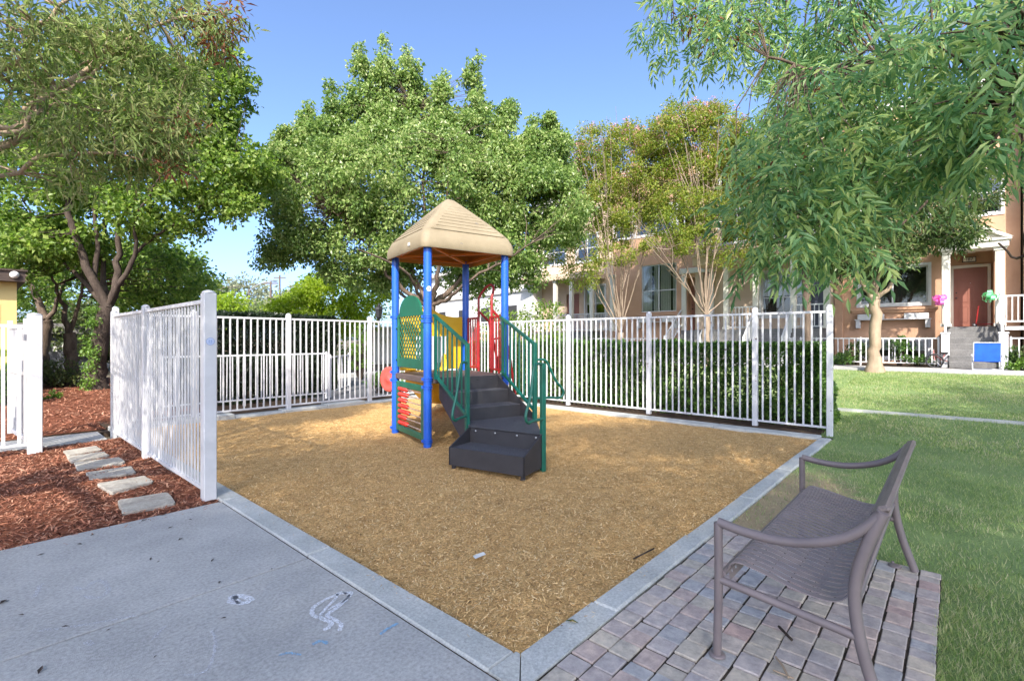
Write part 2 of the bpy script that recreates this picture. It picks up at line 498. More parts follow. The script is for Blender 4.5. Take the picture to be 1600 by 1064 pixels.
K['lf_far'] = leafmat('far hazy leaves', [(0.16, 0.19, 0.12), (0.22, 0.25, 0.15), (0.28, 0.30, 0.19)], 0.3, 0.7)  # distance haze is painted into these pale leaf colours
K['black'] = mat('black paint', (0.018, 0.018, 0.02), None, 4, 0.5)
K['cord'] = mat('weathered timber pole', (0.13, 0.10, 0.085), None, 4, 0.9, stretch=(3, 3, .3))

def lawn_patch(m, cx, cy, sx, sy, col):
    """a worn bare patch in the turf, with a ragged edge"""
    N, L = m.node_tree.nodes, m.node_tree.links
    B = N['Principled BSDF']
    src = B.inputs['Base Color'].links[0].from_socket
    tc = N.new('ShaderNodeTexCoord'); mp = N.new('ShaderNodeMapping')
    mp.inputs['Location'].default_value = (-cx / sx, -cy / sy, 0); mp.inputs['Scale'].default_value = (1 / sx, 1 / sy, 0)
    L.new(tc.outputs['Object'], mp.inputs['Vector'])
    gr = N.new('ShaderNodeTexGradient'); gr.gradient_type = 'SPHERICAL'
    L.new(mp.outputs[0], gr.inputs['Vector'])
    n = noise(N, L, tc.outputs['Object'], 9, 6, .7)
    ad = N.new('ShaderNodeMath'); ad.operation = 'ADD'
    L.new(gr.outputs['Fac'], ad.inputs[0]); L.new(n.outputs['Fac'], ad.inputs[1])
    r = ramp(N, [(0.62, (0, 0, 0)), (0.95, (1, 1, 1))])
    L.new(ad.outputs[0], r.inputs[0])
    mx = N.new('ShaderNodeMix'); mx.data_type = 'RGBA'
    L.new(r.outputs[0], mx.inputs['Factor']); L.new(src, mx.inputs['A']); mx.inputs['B'].default_value = (*col, 1)
    L.new(mx.outputs['Result'], B.inputs['Base Color'])
lawn_patch(K['lawn'], 3.1, -.35, 1.9, .75, (0.36, 0.28, 0.17))
# ---------------------------------------------------------------- the setting: ground, lawn, path, kerbs
def sheet(name, xs, ys, zf, m, kind='structure'):
    xs, ys = np.asarray(xs, float), np.asarray(ys, float)
    X, Y = np.meshgrid(xs, ys, indexing='ij')
    Z = np.array([[zf(x, y) for y in ys] for x in xs])
    V = np.stack([X, Y, Z], -1).reshape(-1, 3)
    n = len(ys)
    i, j = np.meshgrid(np.arange(len(xs) - 1), np.arange(n - 1), indexing='ij')
    a = (i * n + j).ravel()
    F = np.stack([a, a + n, a + n + 1, a + 1], -1)
    o = mesh_np(name, V, F, m, None, True)
    return tag(o, kind=kind)


def wob(x, y, s=1.0):
    return (math.sin(x * 1.7 * s + 1.3) * math.cos(y * 1.3 * s + .4) + 0.6 * math.sin(x * 3.9 * s + y * 2.7 * s) + 0.4 * math.cos(y * 5.1 * s - x * 2.2 * s)) / 2.0


lin = lambda a, b, n: [a + (b - a) * i / (n - 1) for i in range(n)]
sheet('ground', [-400, -60, -20, 0, 8, 18, 30, 60, 400], [-400, -60, -20, 0, 20, 60, 400], lambda x, y: gh(x) - 0.11, K['ground'])

# path slabs at the left, cast with open joints
pm = MB()
for (x0, x1, y0, y1) in ((-7, -0.193, -5.0, 1.694), (-7, -0.193, 1.708, 3.385)):
    pm.bbox(x0, x1, y0, y1, -0.2, 0.0, 0.003)
pm.bbox(-5.5, -0.34, 7.72, 8.55, -0.2, -0.005, 0.006)
path = tag(pm.build('path', K['concrete']), kind='structure')

jf = MB(); jf.box(-7, -0.181, 1.69, 1.712, -0.15, -0.010); jf.box(-0.195, -0.179, -4.9, 3.38, -0.15, -0.0095)
tag(jf.build('joint_soil', K['soil']), kind='structure')
km = MB()
def kseg(x0, x1, y0, y1, z=0.004):
    km.bbox(x0, x1, y0, y1, -0.3, z, 0.012)
for (a, b) in ((0.03, 1.745), (1.752, 3.40), (3.407, 5.6), (5.607, 8.45)):
    kseg(-0.18, 0.0, a, b)
km.prism([(-0.18, -0.15), (0, 0.0), (0, 0.026), (-0.18, 0.026)], -0.3, 0.004)
km.prism([(-0.174, -0.154), (0.6, -0.154), (0.6, 0.0), (0.006, 0.0)], -0.3, 0.004)
x = 0.605
for L_ in (1.25, 1.22, 1.3, 1.2, 1.18):
    kseg(x, min(x + L_ - 0.006, 6.95), -0.15, 0.0, 0.004 + 0.006 * math.sin(x * 3)); x += L_
y = 0.006
while y < 8.4:
    kseg(6.62, 6.93, y, min(y + 1.5, 8.44)); y += 1.506
x = -0.18
k = 0
while x < 6.9:
    kseg(x, min(x + 0.9, 6.93), 8.47, 8.8, 0.03 + 0.03 * math.sin(k * 2.1)); x += 0.907; k += 1
tag(km.build('kerb', K['kerb']), kind='structure')

# bark fibre bed inside the kerbs, with loose chips
bz = lambda x, y: -0.030 + 0.018 * wob(x, y) + 0.009 * wob(x * 3, y * 3) - 0.03 * math.exp(-((x - 2.0) ** 2 + (y - 2.1) ** 2) / .25)
sheet('bark_bed', lin(0, 6.62, 90), lin(0, 8.47, 110), bz, K['bark_base'])


def scatter_chips(name, m, n, xr, yr, zf, L, W, tilt=0.35, dens=None, seed=1):
    g = np.random.default_rng(seed)
    x = g.uniform(*xr, n); y = g.uniform(*yr, n)
    if dens is not None:
        keep = g.random(n) < np.array([dens(a, b) for a, b in zip(x, y)])
        x, y = x[keep], y[keep]; n = len(x)
    z = np.array([zf(a, b) for a, b in zip(x, y)]) + g.uniform(0.0, 0.012, n)
    an = g.uniform(0, 2 * math.pi, n)
    A = np.stack([np.cos(an), np.sin(an), g.normal(0, tilt, n)], -1)
    Nn = unit(np.stack([g.normal(0, tilt, n), g.normal(0, tilt, n), np.ones(n)], -1))
    A = unit(A); T = unit(np.cross(A, Nn))
    l = g.uniform(L[0], L[1], (n, 1)); w_ = g.uniform(W[0], W[1], (n, 1))
    P = np.stack([x, y, z], -1)
    V = np.empty((n, 4, 3))
    V[:, 0] = P - A * l / 2 - T * w_ / 2; V[:, 1] = P + A * l / 2 - T * w_ * 0.3
    V[:, 2] = P + A * l / 2 + T * w_ * 0.3; V[:, 3] = P - A * l / 2 + T * w_ / 2
    F = np.arange(n * 4).reshape(-1, 4)
    return tag(mesh_np(name, V.reshape(-1, 3), F, m), kind='stuff')


near = lambda x, y: min(1.0, 5.5 / max(0.6, ((x + 1.7) * FWD[0] + (y + 1.484) * FWD[1])) ** 1.15)
scatter_chips('bark_chips', K['chips'], 260000, (0.0, 6.6), (0.0, 8.45), bz, (0.008, 0.032), (0.002, 0.0065), dens=near, seed=3)

scatter_chips('bark_chips', K['chips'], 420, (-0.17, 0.0), (0.2, 8.4), lambda x, y: 0.004, (0.008, 0.03), (0.002, 0.006), tilt=.1, dens=lambda x, y: (1 + x / .17) ** 2, seed=31)
scatter_chips('bark_chips', K['chips'], 420, (0.2, 6.6), (-0.15, 0.0), lambda x, y: 0.010, (0.008, 0.03), (0.002, 0.006), tilt=.1, dens=lambda x, y: (1 + y / .15) ** 2, seed=32)
# red mulch bed beside the path, more of it under the trees
mz = lambda x, y: -0.016 + 0.02 * wob(x * 1.3, y * 1.3) + 0.008 * wob(x * 5, y * 5)
sheet('mulch_bed', lin(-7, -0.183, 60), lin(3.388, 7.715, 44), mz, K['mulch_base'])
sheet('mulch_ground', lin(-8, 2.0, 40), lin(8.82, 21, 44), lambda x, y: -0.02 + 0.10 * max(0, min(1, (y - 9) / 5)) + 0.025 * wob(x, y), K['mulch_base'])
mg = MB(); mg.box(-7, -0.185, 8.56, 8.82, -0.2, -0.03)
tag(mg.build('soil_strip', K['soil']), kind='structure')
scatter_chips('mulch_chips', K['mulch'], 34000, (-4.5, -0.19), (3.39, 7.7), mz, (0.02, 0.075), (0.004, 0.014), seed=4)
scatter_chips('mulch_chips', K['mulch'], 9000, (-2.5, 1.6), (8.9, 17), lambda x, y: -0.01 + 0.10 * max(0, min(1, (y - 9) / 5)) + 0.025 * wob(x, y), (0.03, 0.10), (0.008, 0.02), seed=5)

scatter_chips('mulch_chips', K['mulch'], 500, (-3.5, -0.2), (3.05, 3.42), lambda x, y: 0.003, (0.008, 0.05), (0.003, 0.009), dens=lambda x, y: max(0, 1 - (3.42 - y) / .33) ** 2, seed=6, tilt=.12)
# lawn: turf following the gentle rise, and its blades
dry = lambda x, y: math.exp(-((x - 3.1) / 1.1) ** 2 - ((y + 0.35) / 0.33) ** 2)
lz = lambda x, y: gh(x) - 0.022 + 0.012 * wob(x * .8, y * .8)
sheet('lawn', lin(2.335, 6.935, 24), lin(-14, -0.153, 50), lz, K['lawn'])
sheet('lawn', lin(-1.3, 2.335, 16), lin(-14, -1.425, 40), lz, K['lawn'])
sheet('lawn', lin(6.936, 17.05, 40), lin(-22, 16, 120), lz, K['lawn'])


def blades(name, n, xr, yr, h, wd, seed, dens=None):
    g = np.random.default_rng(seed)
    x = g.uniform(*xr, n); y = g.uniform(*yr, n)
    keep = g.random(n) < np.array([(1 - 0.93 * dry(a, b)) * max(.06, 0.62 + 0.6 * wob(a * 1.3, b * 1.3) + .25 * wob(a * 4.1, b * 3.7)) * (dens(a, b) if dens else 1) for a, b in zip(x, y)])
    x, y = x[keep], y[keep]; n = len(x)
    P = np.stack([x, y, np.array([lz(a, b) for a, b in zip(x, y)]) - 0.004], -1)
    an = g.uniform(0, 2 * math.pi, n)
    T = np.stack([np.cos(an), np.sin(an), np.zeros(n)], -1)
    le = g.uniform(h[0], h[1], (n, 1)); w_ = g.uniform(wd[0], wd[1], (n, 1))
    lean = np.stack([g.normal(0, 0.5, n), g.normal(0, 0.5, n), np.ones(n)], -1)
    tip = P + unit(lean) * le
    V = np.stack([P - T * w_ / 2, P + T * w_ / 2, tip], 1).reshape(-1, 3)
    return tag(mesh_np(name, V, np.arange(n * 3).reshape(-1, 3), K['blade']), kind='stuff')


blades('grass', 75000, (0.6, 2.33), (-4.5, -1.41), (0.02, 0.055), (0.003, 0.006), 21, near)
blades('grass', 150000, (2.34, 7.0), (-7.5, -0.155), (0.02, 0.055), (0.003, 0.007), 22, near)
blades('grass', 130000, (6.95, 17.0), (-7, 0.6), (0.025, 0.06), (0.008, 0.016), 23)
blades('grass', 15000, (8.9, 17.0), (0.4, 6), (0.03, 0.07), (0.010, 0.02), 24)
scatter_chips('dry_straw', chipmat('dry straw', [(.20, .14, .08), (.40, .32, .18), (.52, .44, .27), (.30, .34, .14)]), 5200, (2.35, 5.2), (-1.3, -.16), lambda x, y: lz(x, y) + .004, (.012, .06), (.0015, .004), dens=lambda x, y: math.exp(-((x - 3.1) / 1.0) ** 2 - ((y + 0.35) / 0.42) ** 2), seed=33)
# a low concrete edging crosses the lawn
em = MB()
em.bar((9.6, 0.9, gh(9.6) - 0.03), (9.9, -9, gh(9.9) - 0.03), 0.10, 0.11)
tag(em.build('kerb_edging', K['kerb']), kind='structure')

wm = MB(); wm.bbox(17.1, 18.45, -22, 16, 0.2, 0.56, 0.01)
tag(wm.build('pavement', K['concrete']), kind='structure')
sm = MB(); sm.box(18.46, 21, -22, 18, 0.2, 0.565)
tag(sm.build('soil', K['soil']), kind='structure')
sm = MB(); sm.box(6.94, 8.95, 0.06, 8.9, -0.1, 0.012); sm.box(-0.2, 7, 8.81, 9.6, -0.1, 0.005); sm.box(-0.2, 3.9, 9.6, 12.9, -0.1, 0.002)
tag(sm.build('soil', K['soil']), kind='structure')
dm = MB(); dm.box(3.91, 9.5, 9.62, 34, -0.2, 0.0)
tag(dm.build('driveway', K['asphalt']), kind='structure')
dm = MB(); dm.bbox(6.5, 22, 15.5, 16.4, -0.02, 0.12, 0.01)
tag(dm.build('pavement', K['concrete']), kind='structure')

# brick pavers under the bench: courses with staggered joints, bedded in sand
jm = MB(); jm.box(-1.4, 2.334, -1.424, -0.156, -0.2, -0.009)
tag(jm.build('paver_sand', K['joint']), kind='structure')
pv = MB()
rg = random.Random(5)
yy = -0.162
courses = [rg.choice((.108, .116, .126)) for _ in range(11)]
ksc = (1.424 - 0.162) / (sum(courses) + .011)
for wy in [c_ * ksc for c_ in courses]:
    xx = -1.4 + rg.uniform(0, 0.12)
    while xx < 2.33:
        lx = rg.choice((0.09, 0.115, 0.12, 0.135))
        x1 = min(xx + lx, 2.335)
        if x1 - xx > 0.04:
            z = rg.uniform(-0.004, 0.004)
            j = [rg.uniform(-0.003, 0.003) for _ in range(4)]
            M_ = Matrix.Translation(((xx + x1) / 2, yy - wy / 2, 0)) @ Matrix.Rotation(rg.uniform(-0.025, 0.025), 4, 'Z') @ Matrix.Rotation(rg.uniform(-0.012, 0.012), 4, 'X') @ Matrix.Rotation(rg.uniform(-0.012, 0.012), 4, 'Y')
            hx, hy = (x1 - xx) / 2 - 0.0036, wy / 2 - 0.0036
            pv.bbox(-hx + j[0], hx + j[1], -hy + j[2], hy + j[3], -0.06, z, 0.004, M=M_)
        xx = x1
    yy -= wy + 0.001
m_, N_, L_n, B_ = newmat('tumbled pavers')
g_ = N_.new('ShaderNodeNewGeometry')
r_ = ramp(N_, [(0.0, (0.42, 0.385, 0.375)), (0.2, (0.46, 0.41, 0.37)), (0.38, (0.46, 0.375, 0.34)), (0.52, (0.39, 0.39, 0.395)), (0.68, (0.47, 0.425, 0.36)), (0.82, (0.43, 0.375, 0.355)), (0.94, (0.45, 0.335, 0.305))])
r_.color_ramp.interpolation = 'CONSTANT'
L_n.new(g_.outputs['Random Per Island'], r_.inputs[0])
tc_ = N_.new('ShaderNodeTexCoord')
n1 = noise(N_, L_n, tc_.outputs['Object'], 16, 8, 0.7)
r2 = ramp(N_, [(0.3, (0.62, 0.62, 0.64)), (0.7, (1.22, 1.18, 1.12))])
L_n.new(n1.outputs['Fac'], r2.inputs[0])
mx = N_.new('ShaderNodeMix'); mx.data_type = 'RGBA'; mx.blend_type = 'MULTIPLY'; mx.inputs['Factor'].default_value = 1
L_n.new(r_.outputs[0], mx.inputs['A']); L_n.new(r2.outputs[0], mx.inputs['B'])
L_n.new(mx.outputs['Result'], B_.inputs['Base Color'])
B_.inputs['Roughness'].default_value = 0.85
n2 = noise(N_, L_n, tc_.outputs['Object'], 90, 5, 0.7)
bp = N_.new('ShaderNodeBump'); bp.inputs['Strength'].default_value = 0.45; bp.inputs['Distance'].default_value = 0.012
L_n.new(n2.outputs['Fac'], bp.inputs['Height']); L_n.new(bp.outputs[0], B_.inputs['Normal'])
tag(pv.build('paving', m_), kind='structure')

# stepping stones in the mulch
def gpx(px, py, h=0.0):
    z = FPX * (CAM[2] - h) / (py - 530)
    return at(px, z, h=h)[:2]

stones = [((183, 781), (263, 768), (276, 785), (192, 801)), ((152, 755), (226, 743), (241, 752), (172, 769)), ((134, 737), (205, 727), (213, 737), (140, 748)),
          ((115, 722), (186, 713), (196, 721), (122, 733)), ((105, 713), (162, 705), (172, 711), (112, 721)), ((99, 704), (150, 696), (160, 702), (106, 711))]
slabels = ['grey weathered stepping stone nearest the concrete path', 'pale sunlit stepping stone second from the concrete path', 'pale stepping stone third from the concrete path',
           'stepping stone fourth from the concrete path, crossed by a shadow', 'shaded grey stepping stone fifth from the concrete path', 'farthest dark stepping stone by the gate opening']
for q, lb in zip(stones, slabels):
    P = [gpx(a, b, 0.012) for a, b in q]
    cx, cy = sum(p[0] for p in P) / 4, sum(p[1] for p in P) / 4
    poly = []
    for i in range(4):
        a, b = P[i], P[(i + 1) % 4]
        for t in (0.06, 0.36, 0.66, 0.94):
            s = 1 + rg.uniform(-0.035, 0.03)
            poly.append((cx + (a[0] + (b[0] - a[0]) * t - cx) * s, cy + (a[1] + (b[1] - a[1]) * t - cy) * s))
    b_ = MB(); b_.prism(poly, -0.05, 0.012 + rg.uniform(-.003, .003))
    o = b_.build('stepping_stone', K['flag'], bevel=0.006)
    tag(o, lb, 'stepping stone', 'stepping stones in the red mulch')

# chalk marks children drew on the path: thin ribbons of chalk dust
def chalkmat(name, c, dens):
    m, N, L, B = newmat(name)
    tc = N.new('ShaderNodeTexCoord')
    n = noise(N, L, tc.outputs['Object'], 160, 4, 0.8)
    r = ramp(N, [(dens, (0, 0, 0)), (dens + 0.12, (1, 1, 1))])
    L.new(n.outputs['Fac'], r.inputs[0])
    B.inputs['Base Color'].default_value = (*c, 1); B.inputs['Roughness'].default_value = 0.95
    t = N.new('ShaderNodeBsdfTransparent'); mx = N.new('ShaderNodeMixShader')
    L.new(r.outputs[0], mx.inputs[0]); L.new(t.outputs[0], mx.inputs[1]); L.new(B.outputs[0], mx.inputs[2])
    L.new(mx.outputs[0], N['Material Output'].inputs['Surface'])
    return m
ck = chalkmat('white chalk', (0.68, 0.70, 0.74), 0.40)
ckf = chalkmat('faint chalk', (0.66, 0.68, 0.74), 0.49)
ckb = chalkmat('blue chalk', (0.22, 0.42, 0.62), 0.42)


def ribbon(pts, wd, m, close=False):
    P = [Vector((*gpx(*p), 0.004)) for p in pts]
    P = [Vector(p) for p in smooth_path(P, 5)]
    vs, fs = [], []
    for i, p in enumerate(P):
        t = P[min(i + 1, len(P) - 1)] - P[max(i - 1, 0)]
        s = Vector((-t.y, t.x, 0)).normalized() * wd * 1.3 * (0.35 + 0.3 * abs(math.sin(i * 1.3)))
        vs += [p + s, p - s]
        if i: fs.append((2 * i - 2, 2 * i - 1, 2 * i + 1, 2 * i))
    b = MB(); b.add(vs, fs)
    return b.build('chalk_mark', m, path)
ribbon([(497, 966), (488, 960), (489, 951), (497, 944), (520, 932), (548, 926), (540, 938), (524, 952), (515, 957), (512, 963), (525, 970), (533, 977), (530, 986)], 0.016, ck)
ribbon([(505, 985), (515, 980), (517, 973), (505, 968), (497, 964)], 0.018, ck)
ribbon([(500, 962), (510, 950), (524, 936), (530, 926), (545, 930), (536, 940), (512, 953)], 0.012, ck)
ribbon([(356, 936), (372, 931), (392, 937), (380, 943), (360, 940), (372, 934)], 0.026, ck)
ribbon([(366, 931), (374, 944)], 0.018, ck)
ribbon([(52, 934), (58, 926), (62, 916), (69, 912)], 0.016, ckf)
ribbon([(118, 917), (130, 921), (150, 908), (165, 912), (168, 926), (152, 935), (128, 931)], 0.018, ckf)
ribbon([(60, 986), (110, 980), (160, 972), (215, 962)], 0.014, ckf)
ribbon([(330, 985), (337, 1005), (328, 1040), (312, 1053), (285, 1056)], 0.010, ckf)
ribbon([(238, 1000), (252, 985), (258, 978)], 0.012, ckf)
ribbon([(130, 1005), (146, 1008), (138, 1001)], 0.010, ckf)
ribbon([(594, 992), (604, 984), (622, 974)], 0.012, ckb)
ribbon([(488, 1008), (500, 1002), (512, 1006)], 0.014, ckb)
ribbon([(435, 1025), (450, 1021), (470, 1024)], 0.010, ckb)

# fallen leaves lying on the path, and bits lying about
lm = MB(); lm.add([(0, 0, 0.002), (0.022, 0.009, 0.008), (0.06, 0.0, 0.004), (0.022, -0.009, 0.009), (0.0, 0, 0.002)][:4], [(0, 1, 2), (0, 2, 3)])
lo = lm.build('fallen_leaf', K['brown_wood'])
tag(lo, 'small dark fallen leaf lying on the concrete path', 'fallen leaf', 'fallen leaves on the concrete path')
spots = [(11, 937), (60, 1054), (148, 834), (235, 876), (245, 879), (262, 826), (278, 845), (282, 843), (344, 908), (354, 965), (330, 878), (174, 982), (95, 980), (70, 865), (38, 961), (240, 1028), (250, 806), (220, 815), (300, 812), (425, 890), (272, 796), (120, 850)]
for i, (px, py) in enumerate(spots):
    o = lo if i == 0 else lo.copy()
    if i: C.objects.link(o)
    x, y = gpx(px, py)
    o.location = (x, y, 0.0015)
    o.rotation_euler = (0, 0, rg.uniform(0, 6.28))
    s = rg.uniform(0.35, 0.9) if i > 1 else 1.1
    o.scale = (s, s * rg.uniform(0.8, 1.4), s)

tw = MB(); tw.tube([(1.02, -0.83, 0.012), (0.985, -0.86, 0.014), (0.94, -0.905, 0.012)], 0.007, 5)
tag(tw.build('twig', K['barkd']), 'short dark twig lying on the pavers below the bench', 'twig')
tw = MB()
a, b = gpx(1212, 1030), gpx(1232, 1062)
tw.tube([(*a, 0.012), ((a[0] + b[0]) / 2 + .008, (a[1] + b[1]) / 2, 0.014), (*b, 0.012)], 0.005, 5)
a, b = gpx(1208, 1050), gpx(1240, 1063)
tw.tube([(*a, 0.010), (*b, 0.010)], 0.004, 5)
tag(tw.build('twig', K['barkp']), 'forked pale twig on the pavers at the front edge', 'twig')
a, b = gpx(1175, 870), gpx(1165, 884)
pp = MB()
for (u, v, s) in ((747, 872, 1.0),):
    c = gpx(u, v, -0.03)
    pp.add([(c[0] - .045, c[1] - .02, -.012), (c[0] + .04, c[1] - .035, -.006), (c[0] + .05, c[1] + .0, -.002), (c[0] + 0.0, c[1] + .022, -.010), (c[0] - .04, c[1] + .01, -.004)], [(0, 1, 3), (1, 2, 3), (0, 3, 4)])
tag(pp.build('paper_scrap', K['blind']), 'torn white paper scrap lying on the tan bark', 'paper scrap')
tw = MB(); a, b = gpx(1010, 872, -.03), gpx(1020, 862, -.03)
tw.tube([(*gpx(990, 876, -.03), -.015), (*gpx(1022, 862, -.03), -.005)], 0.005, 5)
tag(tw.build('twig', K['barkd']), 'thin twig on the tan bark near the right kerb', 'twig')
lm = MB(); a = gpx(905, 975)
lm.add([(a[0], a[1], .006), (a[0] - .012, a[1] + .03, .02), (a[0] - .03, a[1] + .07, .008), (a[0] - .03, a[1] + .03, .018)], [(0, 1, 2), (0, 2, 3)])
tag(lm.build('fallen_leaf', K['lf_shrub']), 'single olive leaf lying on the right kerb', 'fallen leaf')
# ---------------------------------------------------------------- fences
def post_mb(b, x, y, z0, z1, w_=0.075):
    h = w_ / 2
    b.bbox(x - h, x + h, y - h, y + h, z0, z1, 0.006)
    b.lathe([(h * 1.05, 0), (h * 1.08, 0.008), (h * 0.8, 0.02), (h * 0.4, 0.028), (0.004, 0.03)], (x, y, z1), 12)


def fence(name, label, pts, ztop, posts_z, m, gap=0.12, low=0.07, bar=0.022, group=None, zf=lambda x, y: 0.0, pw=0.075, cat='fence'):
    """run of square bars between posts; pts are the post positions"""
    root = empty(name, (pts[0][0], pts[0][1], zf(*pts[0])), label, cat, group)
    for (x, y) in pts:
        b = MB(); post_mb(b, x, y, zf(x, y) - 0.15, zf(x, y) + posts_z, pw)
        b.build('post', m, root)
    for (p, q) in zip(pts, pts[1:]):
        b = MB()
        za, zb = zf(*p), zf(*q)
        d = Vector((q[0] - p[0], q[1] - p[1], 0)); L_ = d.length; d.normalize()
        e = d * (pw / 2 - 0.002)
        A, B = Vector((*p, 0)) + e, Vector((*q, 0)) - e
        for (z, t) in ((ztop, 0.036), (low, 0.03)):
            b.bar(A + Vector((0, 0, za + z)), B + Vector((0, 0, zb + z)), 0.034, t)
        n = max(2, round(L_ / gap))
        for i in range(1, n):
            t = i / n
            P = Vector(p + (0,)) * (1 - t) + Vector(q + (0,)) * t
            z = za * (1 - t) + zb * t
            ex = d * (random.gauss(0, 0.0025))
            b.bar(P + Vector((0, 0, z + low + 0.012)), P + ex + Vector((0, 0, z + ztop - 0.015)), bar)
        b.build('bar_panel', m, root)
    return root


lf = fence('metal_fence', 'white metal bar fence between red mulch and playground, dappled with sun', [(-0.23, 3.585), (-0.23, 5.96), (-0.23, 7.97)], 1.80, 1.85, K['white'], 0.105, 0.06, 0.0155)
# the thick end post by the path, with a small round sticker
lp = [c for c in lf.children if c.name.startswith('post')][0]
b = MB(); post_mb(b, -0.23, 3.585, -0.15, 1.87, 0.105)
old = lp.data; nb = b.build('post', K['white'], lf); bpy.data.objects.remove(lp)
b = MB()
Mst = Matrix.Translation((-0.232, 3.585 - 0.0535, 1.43)) @ Matrix.Rotation(R(90), 4, 'X')
stm = mat('pale blue sticker', (0.50, 0.56, 0.72), (0.45, 0.52, 0.7), 4, 0.5)
stb = mat('blue sticker print', (0.16, 0.26, 0.55), None, 4, 0.5)
b.lathe([(0.034, 0.0), (0.034, 0.0012)], n=24, M=Mst, mi=0, smooth=False)
vr = [tuple(Mst @ Vector((r_ * math.cos(k * math.pi / 12), r_ * math.sin(k * math.pi / 12), .0018))) for k in range(24) for r_ in (.031, .034)]
b.add(vr, [(2 * k, 2 * k + 1, (2 * k + 3) % 48, (2 * k + 2) % 48) for k in range(24)], mi=1)
for (x0, x1, y0, y1) in ((-.013, -.009, -.014, .014), (.009, .013, -.014, .014), (-.009, .009, -.014, -.010), (-.009, .009, .004, .008)):
    b.box(x0, x1, y0, y1, 0.001, 0.002, 1, M=Mst)
b.build('sticker', [stm, stb], nb)

fence('metal_fence', 'white metal bar fence along the back of the playground before the driveway', [(-0.1, 8.66), (1.0, 8.66), (2.69, 8.66), (4.57, 8.66), (6.4, 8.66), (7.1, 8.66)], 1.86, 1.95, K['white'], 0.122, 0.10, 0.024, pw=0.085)
fence('metal_fence', 'white metal bar fence with chipped paint in front of the clipped green hedge', [(7.1, -0.07), (7.1, 0.99), (7.1, 2.9), (7.1, 4.8), (7.1, 6.7), (7.1, 8.55)], 1.87, 1.95, K['white_worn'], 0.118, 0.10, 0.024, pw=0.08)
# fence and open gate at the far left
fence('metal_fence', 'white metal fence section with thick end post at the left edge', [(-1.13, 7.36), (-3.4, 7.36)], 1.62, 1.76, K['white'], 0.14, 0.10, 0.034, pw=0.14)
g_root = empty('metal_gate', (-1.20, 7.5, 0), 'white metal gate leaf standing open behind the thick gate post', 'gate')
b = MB()
for z in (0.15, 1.0, 1.62): b.bar((-1.20, 7.52, z), (-1.30, 8.72, z), 0.036, 0.045)
b.bar((-1.20, 7.5, 0.08), (-1.20, 7.5, 1.72), 0.055); b.bar((-1.30, 8.74, 0.08), (-1.30, 8.74, 1.72), 0.055)
b.build('gate_frame', K['white'], g_root)
b = MB()
for i in range(1, 10): b.bar((-1.20 - 0.01 * i, 7.5 + 0.124 * i, 0.16), (-1.20 - 0.01 * i, 7.5 + 0.124 * i, 1.61), 0.022)
b.build('bar_panel', K['white'], g_root)
b = MB(); b.bbox(-1.26, -1.20, 8.56, 8.68, 0.95, 1.15, 0.008)
b.build('latch', K['bolt'], g_root)
# low fence beyond the back fence
fence('low_metal_fence', 'low white railing in front of the dark hedge behind the playground', [(0.8, 9.95), (2.3, 9.95), (xat(510, 9.95), 9.95)], 1.10, 1.12, K['white'], 0.115, 0.14, 0.016, pw=0.05, cat='railing')
fence('low_metal_fence', 'short low white railing at the driveway edge, end on', [(xat(516, 10.1), 10.1), (xat(545, 11.2), 11.2)], 1.0, 1.04, K['white'], 0.30, 0.14, 0.02, pw=0.05, cat='railing')

# ---------------------------------------------------------------- the play structure
PX, PY, PA = 2.53, 3.90, R(-14.5)
ps = empty('play_structure', (PX, PY, 0.0), 'small playground tower with beige roof, blue posts, green rails and charcoal steps', 'play structure', rz=PA)
s = 1.26
DZ = 0.92
PR = 0.057
col_z = {0: (1.76, 1.70, .90, .79, .05), 1: (1.76, 1.70, .90, .79, .05), 2: (1.80, .93, .80, .05), 3: (1.76, .90, .79, .05)}
for i, (a, b_) in enumerate(((0, 0), (s, 0), (0, s), (s, s))):
    b = MB(); b.lathe([(PR, -0.3), (PR, 2.78)], (a, b_, 0), 24)
    po = b.build('post', K['blue'], ps)
    for z in col_z[i]:
        c = MB()
        c.lathe([(PR + .001, -.022), (PR + .013, -.020), (PR + .013, -.010), (PR + .004, -.009), (PR + .004, .009), (PR + .013, .010), (PR + .013, .020), (PR + .001, .022)], (a, b_, z), 24, smooth=False)
        for sg in (0.5, 2.6): c.bbox(-.012, .012, -.012, .012, -.02, .02, .003, M=Matrix.Translation((a, b_, z)) @ Matrix.Rotation(sg + i, 4, 'Z') @ Matrix.Translation((PR + .016, 0, 0)))
        o = c.build('collar', K['blue'], po)
        o.parent = po
    if i == 0:
        c = MB()
        Ms = Matrix.Translation((a, b_, 2.14)) @ Matrix.Rotation(R(-92), 4, 'Z') @ Matrix.Rotation(R(90), 4, 'Y')
        vs, fs = [], []
        for r0, r1, mi in ((0.0, 0.016, 1), (0.016, 0.023, 0), (0.023, 0.027, 1), (0.027, 0.036, 0)):
            base = len(vs)
            nn = 24
            for k in range(nn):
                an = 2 * math.pi * k / nn
                for r in (r0, r1):
                    u, v = r * math.cos(an), r * math.sin(an)
                    th = u / (PR + .0015)
                    vs.append((a + (PR + .0015) * math.cos(R(-92) + th), b_ + (PR + .0015) * math.sin(R(-92) + th), 2.14 + v))
            f2 = [(base + 2 * k, base + 2 * k + 1, base + (2 * k + 3) % (2 * nn), base + (2 * k + 2) % (2 * nn)) for k in range(nn)]
            c.add([], [])
            c.f += f2; c.s += [True] * nn; c.m += [mi] * nn
        c.v = vs
        c.build('sticker', [mat('white sticker', (0.7, 0.74, 0.8), (0.6, 0.64, 0.7), 30, 0.5), mat('grey sticker print', (0.25, 0.32, 0.5), None, 30, 0.5)], po)

